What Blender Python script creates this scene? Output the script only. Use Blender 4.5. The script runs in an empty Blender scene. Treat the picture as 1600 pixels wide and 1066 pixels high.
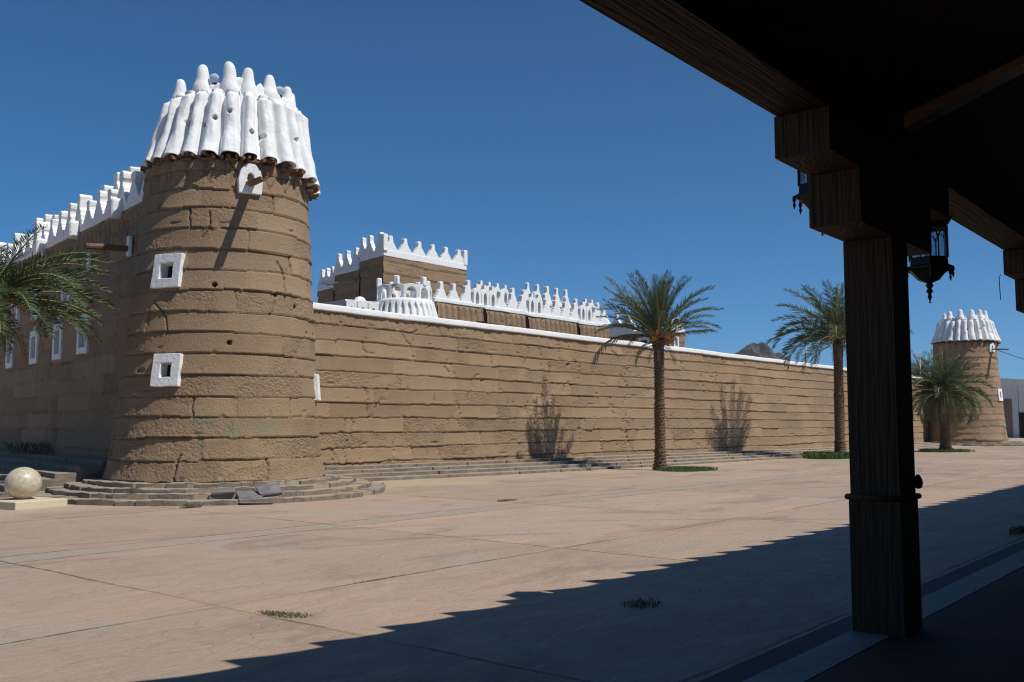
import bpy, bmesh, math, random
import numpy as np
from mathutils import Vector, Matrix
R = math.radians
random.seed(7)
scene = bpy.context.scene

# ------------------------------------------------------------------ camera
cam_d = bpy.data.cameras.new('camera'); cam = bpy.data.objects.new('camera', cam_d)
scene.collection.objects.link(cam); scene.camera = cam
cam_d.sensor_width = 36; cam_d.lens = 36*1500/1600; cam_d.clip_start = .05; cam_d.clip_end = 12000
cam.location = (0, 0, 1.6)
cam.rotation_euler = (R(90)+math.atan(127/1500), 0, R(39.14)-R(90))

# ------------------------------------------------------------------ world, sun, exposure
SUN_AZ, SUN_EL = R(280), R(55)
w = bpy.data.worlds.new('World'); scene.world = w; w.use_nodes = True
nt = w.node_tree; bg = nt.nodes['Background']
sky = nt.nodes.new('ShaderNodeTexSky'); sky.sky_type = 'NISHITA'; sky.sun_disc = False
sky.sun_elevation = SUN_EL; sky.sun_rotation = R(90)-SUN_AZ
sky.altitude = 5000; sky.air_density = 1.0; sky.dust_density = 0; sky.ozone_density = 10.0
tn = nt.nodes.new('ShaderNodeMix'); tn.data_type = 'RGBA'; tn.blend_type = 'MULTIPLY'; tn.inputs[0].default_value = 1   # deep desert sky
nt.links.new(sky.outputs[0], tn.inputs[6]); tn.inputs[7].default_value = (.43, 1.26, 1.33, 1)
nt.links.new(tn.outputs[2], bg.inputs[0]); bg.inputs[1].default_value = .082
sl = bpy.data.lights.new('sun', 'SUN'); sl.energy = 4.85; sl.angle = R(.5); sl.color = (1, .955, .88)
so = bpy.data.objects.new('sun', sl); scene.collection.objects.link(so)
sd = Vector((math.cos(SUN_AZ)*math.cos(SUN_EL), math.sin(SUN_AZ)*math.cos(SUN_EL), math.sin(SUN_EL)))
so.rotation_euler = sd.to_track_quat('Z', 'Y').to_euler()
scene.view_settings.view_transform = 'Standard'; scene.view_settings.look = 'None'
scene.view_settings.exposure = 0; scene.view_settings.gamma = 1
scene.cycles.filter_width = 1.15; scene.cycles.volume_bounces = 0; scene.cycles.max_bounces = 6; scene.cycles.transparent_max_bounces = 16

# ------------------------------------------------------------------ helpers
col = scene.collection
def link(name, me, mat=None, parent=None, smooth=False):
    o = bpy.data.objects.new(name, me); col.objects.link(o)
    if mat is not None: me.materials.append(mat)
    if smooth: me.shade_smooth()
    if parent is not None: o.parent = parent
    return o
def mesh(name, vs, fs, mat=None, parent=None, smooth=False):
    me = bpy.data.meshes.new(name); me.from_pydata([tuple(v) for v in vs], [], fs); me.update()
    return link(name, me, mat, parent, smooth)
def bmo(name, bm, mat=None, parent=None, smooth=False):
    me = bpy.data.meshes.new(name); bm.to_mesh(me); bm.free()
    return link(name, me, mat, parent, smooth)
def tag(o, label=None, cat=None, group=None, kind=None):
    if label: o['label'] = label
    if cat: o['category'] = cat
    if group: o['group'] = group
    if kind: o['kind'] = kind
    return o
def empty(name, loc, label=None, cat=None, group=None, rz=0):
    o = bpy.data.objects.new(name, None); col.objects.link(o); o.location = loc; o.rotation_euler = (0, 0, rz)
    o.empty_display_size = .2
    return tag(o, label, cat, group)
def copy_tree(o, parent=None):
    c = o.copy(); col.objects.link(c)
    if parent is not None: c.parent = parent
    for ch in [x for x in col.objects if x.parent == o]: copy_tree(ch, c)
    return c
def bbox(bm, x0, y0, z0, x1, y1, z1, M=None):
    vs = [bm.verts.new(Vector(p) if M is None else M @ Vector(p)) for p in
          ((x0,y0,z0),(x1,y0,z0),(x1,y1,z0),(x0,y1,z0),(x0,y0,z1),(x1,y0,z1),(x1,y1,z1),(x0,y1,z1))]
    for f in ((3,2,1,0),(4,5,6,7),(0,1,5,4),(1,2,6,5),(2,3,7,6),(3,0,4,7)): bm.faces.new([vs[i] for i in f])
    return vs
def lathe(bm, prof, n=16, c=(0,0,0), M=None):
    rings = []
    for r, z in prof:
        rg = []
        for i in range(n):
            a = 2*math.pi*i/n; p = Vector((c[0]+r*math.cos(a), c[1]+r*math.sin(a), c[2]+z))
            rg.append(bm.verts.new(p if M is None else M @ p))
        rings.append(rg)
    for a, b in zip(rings[:-1], rings[1:]):
        for i in range(n): bm.faces.new((a[i], a[(i+1)%n], b[(i+1)%n], b[i]))
    bm.faces.new(list(reversed(rings[0]))); bm.faces.new(rings[-1])
def tube(bm, pts, rad, n=6):
    pts = [Vector(p) for p in pts]; rings = []
    for i, p in enumerate(pts):
        d = (pts[min(i+1, len(pts)-1)]-pts[max(i-1, 0)]).normalized()
        a = d.orthogonal().normalized() if abs(d.z) > .95 else d.cross(Vector((0,0,1))).normalized(); b = d.cross(a)
        r = rad[i] if isinstance(rad, (list, tuple)) else rad
        rings.append([bm.verts.new(p+(a*math.cos(2*math.pi*k/n)+b*math.sin(2*math.pi*k/n))*r) for k in range(n)])
    for a, b in zip(rings[:-1], rings[1:]):
        for i in range(n): bm.faces.new((a[i], a[(i+1)%n], b[(i+1)%n], b[i]))
    bm.faces.new(list(reversed(rings[0]))); bm.faces.new(rings[-1])
    bmesh.ops.recalc_face_normals(bm, faces=bm.faces[:])
def plate(bm, outline, th, M=None):
    """outline in XZ, extruded along Y by th (centred)"""
    f0 = [bm.verts.new((M or Matrix()) @ Vector((x, -th/2, z))) for x, z in outline]
    f1 = [bm.verts.new((M or Matrix()) @ Vector((x, th/2, z))) for x, z in outline]
    n = len(outline)
    bm.faces.new(f0); bm.faces.new(list(reversed(f1)))
    for i in range(n): bm.faces.new((f0[i], f1[i], f1[(i+1)%n], f0[(i+1)%n]))
def ringplate(bm, outer, inner, th, M=None):
    M = M or Matrix(); n = len(outer)
    def mk(pts, y): return [bm.verts.new(M @ Vector((x, y, z))) for x, z in pts]
    o0, i0, o1, i1 = mk(outer, -th/2), mk(inner, -th/2), mk(outer, th/2), mk(inner, th/2)
    for k in range(n):
        j = (k+1) % n
        bm.faces.new((o0[k], o0[j], i0[j], i0[k])); bm.faces.new((o1[j], o1[k], i1[k], i1[j]))
        bm.faces.new((o0[j], o0[k], o1[k], o1[j])); bm.faces.new((i0[k], i0[j], i1[j], i1[k]))
def bevel(o, wd=.02, seg=2):
    m = o.modifiers.new('bevel', 'BEVEL'); m.width = wd; m.segments = seg; m.limit_method = 'ANGLE'; m.angle_limit = R(35)
    return o
def T(x, y, z, rz=0): return Matrix.Translation((x, y, z)) @ Matrix.Rotation(rz, 4, 'Z')

# value noise ---------------------------------------------------------------
def _h(i, j, s):
    n = (i.astype(np.int64)*374761393 + j.astype(np.int64)*668265263 + s*1274126177) & 0xffffffff
    n = ((n ^ (n >> 13))*1274126177) & 0xffffffff
    return ((n ^ (n >> 16)) & 0xffff)/65535.0
def vn(x, y, s=0):
    x = np.asarray(x, float); y = np.asarray(y, float) + 0*x; x = x + 0*y
    i = np.floor(x); j = np.floor(y); u = x-i; v = y-j; u = u*u*(3-2*u); v = v*v*(3-2*v)
    a = _h(i, j, s); b = _h(i+1, j, s); c = _h(i, j+1, s); d = _h(i+1, j+1, s)
    return (a*(1-u)+b*u)*(1-v)+(c*(1-u)+d*u)*v*1.0
def fbm(x, y, s=0, o=4):
    r = 0; a = .5
    for k in range(o): r = r + a*(vn(x*2**k+k*17.3, y*2**k+k*9.1, s+k)-.5); a *= .5
    return r
def grid(name, P, closed, mat, parent, tint=None, rough=None, stain=None, smooth=True):
    """P: (rows, cols, 3)"""
    nr, nc = P.shape[:2]
    me = bpy.data.meshes.new(name); me.vertices.add(nr*nc); me.vertices.foreach_set('co', P.reshape(-1).astype(np.float32))
    ii, jj = np.meshgrid(np.arange(nr-1), np.arange(nc if closed else nc-1), indexing='ij')
    j2 = (jj+1) % nc
    q = np.stack([ii*nc+jj, ii*nc+j2, (ii+1)*nc+j2, (ii+1)*nc+jj], -1).reshape(-1, 4)
    nf = len(q); me.loops.add(nf*4); me.polygons.add(nf)
    me.loops.foreach_set('vertex_index', q.reshape(-1).astype(np.int32))
    me.polygons.foreach_set('loop_start', np.arange(0, nf*4, 4, dtype=np.int32))
    me.polygons.foreach_set('loop_total', np.full(nf, 4, dtype=np.int32))
    me.update(calc_edges=True); me.validate()
    for nm, arr in (('tint', tint), ('rough', rough), ('stain', stain)):
        a = me.attributes.new(nm, 'FLOAT', 'POINT')
        a.data.foreach_set('value', (np.zeros(nr*nc) if arr is None else np.asarray(arr)).reshape(-1).astype(np.float32))
    return link(name, me, mat, parent, smooth)

# ------------------------------------------------------------------ materials
class NT:
    def __init__(s, name):
        s.m = bpy.data.materials.new(name); s.m.use_nodes = True; s.t = s.m.node_tree; s.b = s.t.nodes['Principled BSDF']
        s.out = s.t.nodes['Material Output']
        s.b.inputs['Roughness'].default_value = .9
        s.geo = s.n('NewGeometry'); s.pos = s.geo.outputs['Position']
    def n(s, k, **kw):
        x = s.t.nodes.new('ShaderNode'+k)
        for a, v in kw.items(): setattr(x, a, v)
        return x
    def l(s, a, b):
        if isinstance(a, (int, float)): b.default_value = a
        elif isinstance(a, tuple): b.default_value = a if len(a) == 4 or b.type == 'VECTOR' else a+(1,)
        else: s.t.links.new(a, b)
    def noise(s, scale, det=4, rough=.55, vec=None, dist=0):
        x = s.n('TexNoise'); x.inputs['Scale'].default_value = scale; x.inputs['Detail'].default_value = det
        x.inputs['Roughness'].default_value = rough; x.inputs['Distortion'].default_value = dist
        s.l(vec if vec is not None else s.pos, x.inputs['Vector']); return x.outputs['Fac']
    def math(s, op, a, b=0, c=0):
        x = s.n('Math', operation=op); s.l(a, x.inputs[0]); s.l(b, x.inputs[1]); s.l(c, x.inputs[2]); return x.outputs[0]
    def ramp(s, v, lo, hi, a=0., b=1.):
        x = s.n('MapRange'); x.inputs[1].default_value = lo; x.inputs[2].default_value = hi
        x.inputs[3].default_value = a; x.inputs[4].default_value = b; s.l(v, x.inputs[0]); return x.outputs[0]
    def mix(s, f, a, b, mode='MIX'):
        x = s.n('Mix', data_type='RGBA', blend_type=mode); s.l(f, x.inputs[0]); s.l(a, x.inputs[6]); s.l(b, x.inputs[7]); return x.outputs[2]
    def scalevec(s, v, sc):
        x = s.n('Mapping'); s.l(v, x.inputs[0]); x.inputs['Scale'].default_value = sc; return x.outputs[0]
    def attr(s, nm):
        x = s.n('Attribute'); x.attribute_name = nm; return x.outputs['Fac']
    def col(s, c): s.l(c, s.b.inputs['Base Color']); return s
    def bump(s, h, dist=.01, st=1.):
        x = s.n('Bump'); x.inputs['Distance'].default_value = dist; s.l(st, x.inputs['Strength']); s.l(h, x.inputs['Height'])
        s.l(x.outputs[0], s.b.inputs['Normal']); return s

def make_mud(name, c1, c2, c3):
    m = NT(name)
    n1 = m.ramp(m.noise(.55, 5), .35, .65); n2 = m.ramp(m.noise(3.2, 6, .6), .3, .7)
    c = m.mix(n1, c1, c2); c = m.mix(m.math('MULTIPLY', n2, .45), c, c3); streak = m.ramp(m.noise(2.2, 5, .65, m.scalevec(m.pos, (1, 1, .22))), .56, .72); c = m.mix(m.math('MULTIPLY', streak, .28), c, tuple(.72*x for x in c3))
    fine = m.noise(55, 5, .65); c = m.mix(m.ramp(fine, .3, .7, 0, .42), c, tuple(.55*x for x in c1))
    t = m.math('ADD', m.math('MULTIPLY', m.attr('tint'), .30), 1.0)
    hs = m.n('HueSaturation'); m.l(c, hs.inputs['Color']); m.l(t, hs.inputs['Value']); c = hs.outputs[0]
    stain = m.math('MULTIPLY', m.attr('stain'), m.ramp(m.noise(14, 5, .7), .45, .6))
    pits = m.ramp(m.noise(38, 3, .6), .66, .72); c = m.mix(m.math('MULTIPLY', pits, .45), c, (.09, .055, .03)); straw = m.ramp(m.noise(70, 2, .5, m.scalevec(m.pos, (.35, .35, 1.6))), .68, .74); c = m.mix(m.math('MULTIPLY', straw, .4), c, (.42, .31, .18))
    c = m.mix(stain, c, (.10, .22, .13))
    m.col(c)
    r = m.math('ADD', m.math('MULTIPLY', m.attr('rough'), .6), .85)
    clods = m.n('TexVoronoi', feature='SMOOTH_F1'); clods.inputs['Scale'].default_value = 20; m.l(m.pos, clods.inputs['Vector'])
    cl = m.math('MULTIPLY', m.math('MULTIPLY', clods.outputs['Distance'], -1.0), m.attr('rough'))
    h = m.math('ADD', m.math('ADD', m.noise(24, 6, .65), m.math('MULTIPLY', m.noise(90, 3), .35)), cl)
    m.bump(h, .035, r)
    return m.m
MUD = make_mud('mud_plaster', (.300, .202, .120), (.350, .240, .147), (.246, .163, .095))

def make_white():
    m = NT('white_limewash')
    n = m.ramp(m.noise(4, 6, .6), .42, .75); c = m.mix(m.math('MULTIPLY', n, .5), (.74, .75, .75), (.64, .64, .62))
    st = m.ramp(m.noise(9, 4, .6, m.scalevec(m.pos, (3, 3, .6))), .62, .8); c = m.mix(m.math('MULTIPLY', st, .35), c, (.55, .50, .43))
    m.col(c); m.bump(m.math('ADD', m.noise(11, 5), m.math('MULTIPLY', m.noise(45, 4), .3)), .03, .55); m.b.inputs['Roughness'].default_value = .8
    return m.m
WHITE = make_white()
def simple(name, c1, c2, sc=6, rough=.8, bump=.006, stretch=None, metal=0):
    m = NT(name); v = m.scalevec(m.pos, stretch) if stretch else m.pos
    n = m.noise(sc, 6, .6, v); m.col(m.mix(m.ramp(n, .3, .7), c1, c2)); m.bump(n, bump, .8)
    m.b.inputs['Roughness'].default_value = rough; m.b.inputs['Metallic'].default_value = metal
    return m.m
POLE = simple('old_tamarisk_wood', (.10, .06, .035), (.22, .12, .06), 18, .9, .01)
def make_stone():
    m = NT('slate_step_stone'); c = m.mix(m.ramp(m.noise(2.6, 6), .35, .65), (.235, .190, .145), (.140, .120, .10))
    sep = m.n('SeparateXYZ'); m.l(m.geo.outputs['True Normal'], sep.inputs[0])
    dust = m.math('MULTIPLY', m.ramp(sep.outputs[2], .6, .95), m.ramp(m.noise(3.1, 6, .65), .30, .60, .15, .9))
    c = m.mix(dust, c, (.34, .275, .21)); m.col(c); m.bump(m.noise(12, 6, .65), .03, .9); m.b.inputs['Roughness'].default_value = .9; return m.m
STONE = make_stone()
STONE2 = simple('dark_slate_slab', (.17, .165, .165), (.10, .10, .105), 6, .8, .015)
MORTAR = simple('sandy_mortar', (.36, .29, .21), (.28, .22, .15), 7, .95, .02)
DARK = simple('opening_shade_black', (.012, .010, .008), (.02, .015, .012), 5, 1.)  # near-black colour that paints in the shade inside openings
BLACKIRON = simple('black_wrought_iron', (.012, .012, .013), (.03, .026, .024), 20, .5, .002, None, .6)
GALV = simple('galvanised_post', (.25, .26, .27), (.33, .34, .35), 8, .5, .001)
BALL = simple('cream_terrazzo', (.36, .32, .23), (.56, .51, .39), 14, .32, .002)
SLAB = simple('cream_stone_slab', (.50, .42, .30), (.58, .50, .37), 25, .7, .004)
BARK = simple('palm_bark', (.075, .047, .028), (.155, .10, .062), 22, .95, .03)
FRUIT = simple('date_bunch', (.42, .20, .03), (.30, .13, .02), 40, .6, .01)
GRASS = simple('grass_blades', (.045, .10, .018), (.09, .15, .035), 9, .7, .002)
DRYGRASS = simple('joint_weeds', (.16, .15, .08), (.08, .10, .04), 9, .8, .002)
GREYWALL = simple('pale_render_wall', (.52, .55, .58), (.58, .61, .64), 2, .8, .003)
GATE = simple('brown_metal_gate', (.16, .11, .08), (.20, .14, .10), 4, .6, .002)
BLUE = simple('blue_painted_metal', (.05, .14, .22), (.07, .18, .27), 5, .5, .002)

def make_leaf(name, c1, c2, c3):
    m = NT(name); n = m.noise(1.6, 3); c = m.mix(m.ramp(n, .35, .65), c1, c2)
    c = m.mix(m.ramp(m.noise(7, 3), .55, .75), c, c3); m.col(c)
    m.b.inputs['Roughness'].default_value = .7; m.b.inputs['Specular IOR Level'].default_value = .3
    tr = m.n('BsdfTranslucent'); m.l(c, tr.inputs[0]); mx = m.n('MixShader'); mx.inputs[0].default_value = .22
    m.t.links.new(m.b.outputs[0], mx.inputs[1]); m.t.links.new(tr.outputs[0], mx.inputs[2]); m.t.links.new(mx.outputs[0], m.out.inputs[0])
    return m.m
LEAF = make_leaf('palm_leaf', (.068, .105, .045), (.10, .135, .06), (.18, .17, .08))
LEAFD = make_leaf('palm_leaf_dry', (.17, .135, .075), (.11, .10, .05), (.22, .17, .10))
STALK = simple('palm_stalk', (.20, .19, .085), (.28, .22, .11), 9, .6, .002)

def make_wood(name, c1, c2, ax):
    m = NT(name); sc = [5, 5, 5]; sc[ax] = .5
    v = m.scalevec(m.pos, tuple(sc)); n = m.noise(6, 6, .6, v, .4)
    m.col(m.mix(m.ramp(n, .3, .7), c1, c2))
    sc2 = [1, 1, 1]; sc2[ax] = 0
    # planed ribs running along the timber
    g = m.noise(34, 3, .5, m.scalevec(m.pos, tuple(1. if i != ax else .05 for i in range(3))))
    m.bump(m.math('ADD', g, m.math('MULTIPLY', n, .4)), .02, 1.0); m.b.inputs['Roughness'].default_value = .75 if ax != 1 else .35; m.b.inputs['Specular IOR Level'].default_value = .25 if ax != 1 else .6
    return m.m
WOODX = make_wood('brown_timber_beam', (.052, .025, .012), (.030, .015, .008), 0)
WOODZ = make_wood('brown_timber_post', (.085, .050, .027), (.055, .033, .018), 2)
WOODY = make_wood('varnished_rafter_wood', (.72, .38, .16), (.50, .24, .09), 1)
CEIL = simple('dark_ceiling_boards', (.14, .052, .024), (.08, .032, .015), 3, .7, .01, (1, 8, 1))
TILE = simple('clay_roof_tile', (.30, .15, .09), (.22, .11, .07), 6, .85, .01)

def make_paving():
    m = NT('stamped_concrete_paving')
    sep = m.n('SeparateXYZ'); m.l(m.pos, sep.inputs[0]); X, Y = sep.outputs[0], sep.outputs[1]
    n1 = m.ramp(m.noise(.22, 5, .55), .38, .62); n2 = m.ramp(m.noise(.9, 6, .6, None, 1.2), .35, .7)
    n3 = m.ramp(m.noise(3.5, 8, .7, m.scalevec(m.pos, (.45, 1.2, 1)), 1.5), .38, .68)
    c = m.mix(n1, (.385, .272, .198), (.335, .245, .182)); c = m.mix(m.math('MULTIPLY', n2, .55), c, (.43, .325, .24))
    c = m.mix(m.math('MULTIPLY', n3, .6), c, (.300, .205, .155))
    n5 = m.ramp(m.noise(1.3, 7, .65, m.scalevec(m.pos, (.3, 1, 1)), 1.), .52, .72); c = m.mix(m.math('MULTIPLY', n5, .7), c, (.48, .315, .20))
    n6 = m.ramp(m.noise(.42, 6, .6), .50, .66); c = m.mix(m.math('MULTIPLY', n6, .65), c, (.33, .285, .235)); n7 = m.ramp(m.noise(.75, 7, .62, m.scalevec(m.pos, (.5, 1, 1)), .8), .54, .64); c = m.mix(m.math('MULTIPLY', n7, .75), c, (.25, .175, .135))
    grit = m.noise(26, 5, .7); c = m.mix(m.ramp(grit, .42, .66, 0, .32), c, (.23, .165, .13)); c = m.mix(m.ramp(m.noise(11, 6, .7), .56, .70, 0, .35), c, (.50, .40, .31))
    # every bay was cast on its own and differs a little in tone
    bay = m.n('TexWhiteNoise', noise_dimensions='2D'); cmb = m.n('CombineXYZ')
    m.l(m.math('FLOOR', m.math('DIVIDE', X, 5.02)), cmb.inputs[0]); m.l(m.math('FLOOR', m.math('DIVIDE', m.math('ADD', Y, 1.36), 4.35)), cmb.inputs[1]); m.l(cmb.outputs[0], bay.inputs[0])
    hb = m.n('HueSaturation'); m.l(c, hb.inputs['Color']); m.l(m.ramp(bay.outputs['Value'], 0, 1, .90, 1.08), hb.inputs['Value']); c = hb.outputs[0]
    # old tyre marks sweeping round
    for (tx, ty, tr_) in ((30., 22.5, 13.2), (30., 22.5, 14.9), (2., -4., 15.5), (2., -4., 17.1)):
        dx = m.math('SUBTRACT', X, tx); dy = m.math('SUBTRACT', Y, ty); rr = m.math('SQRT', m.math('ADD', m.math('MULTIPLY', dx, dx), m.math('MULTIPLY', dy, dy)))
        tm = m.ramp(m.math('ABSOLUTE', m.math('SUBTRACT', rr, tr_)), .03, .12, 1, 0)
        c = m.mix(m.math('MULTIPLY', m.math('MULTIPLY', tm, m.ramp(m.noise(.35, 4), .42, .56)), .34), c, (.13, .10, .085))
    # drifted sand against the steps
    sand = m.math('MULTIPLY', m.ramp(m.math('ADD', Y, m.math('MULTIPLY', m.noise(.6, 6), 5.)), 18.6, 20.2), .6)
    c = m.mix(sand, c, (.42, .33, .23))
    # veins of the stamped rock pattern
    vo = m.n('TexVoronoi', feature='DISTANCE_TO_EDGE'); vo.inputs['Scale'].default_value = 1.1
    nz = m.n('TexNoise'); nz.inputs['Scale'].default_value = 1.7; nz.inputs['Detail'].default_value = 6; m.l(m.pos, nz.inputs['Vector'])
    add = m.n('MixRGB'); add.blend_type = 'LINEAR_LIGHT'; add.inputs[0].default_value = .55; m.l(m.pos, add.inputs[1]); m.l(nz.outputs['Color'], add.inputs[2])
    m.l(add.outputs[0], vo.inputs['Vector']); vein = m.ramp(vo.outputs[0], 0, .035, 1, 0)
    c = m.mix(m.math('MULTIPLY', m.math('MULTIPLY', vein, m.ramp(m.noise(.7, 3), .48, .62)), .24), c, (.17, .115, .085))
    spots = m.ramp(m.noise(7, 2, .5), .74, .77); c = m.mix(m.math('MULTIPLY', spots, .6), c, (.10, .075, .06))
    # pale trowelled bands
    wob = m.math('MULTIPLY', m.math('SUBTRACT', m.noise(.8, 4), .5), .10)
    Yw = m.math('ADD', Y, wob); Xw = m.math('ADD', X, wob)
    def inside(v, a, b): return m.math('MULTIPLY', m.math('GREATER_THAN', v, a), m.math('LESS_THAN', v, b))
    band = inside(Yw, 11.46, 12.02)
    band2 = inside(Yw, 16.1, 16.5); bb = m.math('MAXIMUM', band, m.math('MULTIPLY', band2, .5))
    bc = m.mix(m.ramp(m.noise(5, 6), .35, .65), (.34, .275, .22), (.29, .24, .195))
    c = m.mix(m.math('MULTIPLY', bb, .85), c, bc)
    # joints
    fx = m.math('ABSOLUTE', m.math('SUBTRACT', m.math('MULTIPLY', m.math('FRACT', m.math('ADD', m.math('DIVIDE', Xw, 5.02), .5)), 5.02), 2.51))
    wn = m.ramp(m.noise(6, 4), .3, .7, .006, .032)
    J = m.math('LESS_THAN', fx, wn)
    for yy in (7.35, 11.44, 12.04, 16.1, 3.02):
        J = m.math('MAXIMUM', J, m.math('LESS_THAN', m.math('ABSOLUTE', m.math('SUBTRACT', Yw, yy)), wn))
    J = m.math('MULTIPLY', J, m.ramp(m.noise(.45, 3), .36, .52, .3, 1))
    c = m.mix(m.math('MULTIPLY', J, .85), c, m.mix(m.ramp(m.noise(2.3, 3), .5, .6), (.10, .07, .05), (.075, .085, .035)))
    m.col(c)
    h = m.math('SUBTRACT', m.math('ADD', n3, m.math('MULTIPLY', m.noise(30, 5, .6), .6)), m.math('MULTIPLY', m.math('MAXIMUM', J, m.math('MULTIPLY', vein, .5)), 1.2))
    m.bump(h, .008, .8); m.l(m.ramp(n3, 0, 1, .62, .8), m.b.inputs['Roughness'])
    return m.m
PAVE = make_paving()
DESERT = simple('desert_ground', (.33, .25, .18), (.28, .21, .15), .05, .95, .05)
MARBLE = simple('pale_marble_strip', (.28, .275, .26), (.16, .165, .165), 2.2, .7, .001)
DARKTILE = simple('dark_granite_band', (.075, .065, .06), (.05, .045, .045), 4, .8, .001)
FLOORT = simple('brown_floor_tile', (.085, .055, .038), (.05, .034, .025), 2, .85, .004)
def make_rock(name, c1, c2, c3):
    m = NT(name); n = m.noise(.03, 8, .65); c = m.mix(m.ramp(n, .4, .6), c1, c2)
    c = m.mix(m.ramp(m.noise(.09, 6, .7), .5, .62), c, c3); m.col(c); m.bump(n, 14, .9); return m.m
ROCK = make_rock('dark_mountain_rock', (.060, .055, .052), (.085, .075, .068), (.035, .034, .033))

# ------------------------------------------------------------------ ground
o = mesh('ground', [(-6000,-6000,-.03),(6000,-6000,-.03),(6000,6000,-.03),(-6000,6000,-.03)], [(0,1,2,3)], DESERT); tag(o, kind='structure')
o = mesh('plaza_paving', [(-40,2.96,0),(140,2.96,0),(140,70,0),(-40,70,0)], [(0,1,2,3)], PAVE); tag(o, kind='structure')
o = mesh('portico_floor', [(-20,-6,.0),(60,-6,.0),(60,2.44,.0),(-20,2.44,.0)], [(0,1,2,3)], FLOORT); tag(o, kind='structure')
bm = bmesh.new()
x = -20.0
while x < 60:
    bbox(bm, x+.003, 2.444, -.04, x+.897, 2.74, .004); x += .9
o = bmo('marble_strip', bm, MARBLE); tag(o, kind='structure')
o = mesh('granite_band', [(-20,2.744,.001),(60,2.744,.001),(60,2.956,.001),(-20,2.956,.001)], [(0,1,2,3)], DARKTILE); tag(o, kind='structure')

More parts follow.
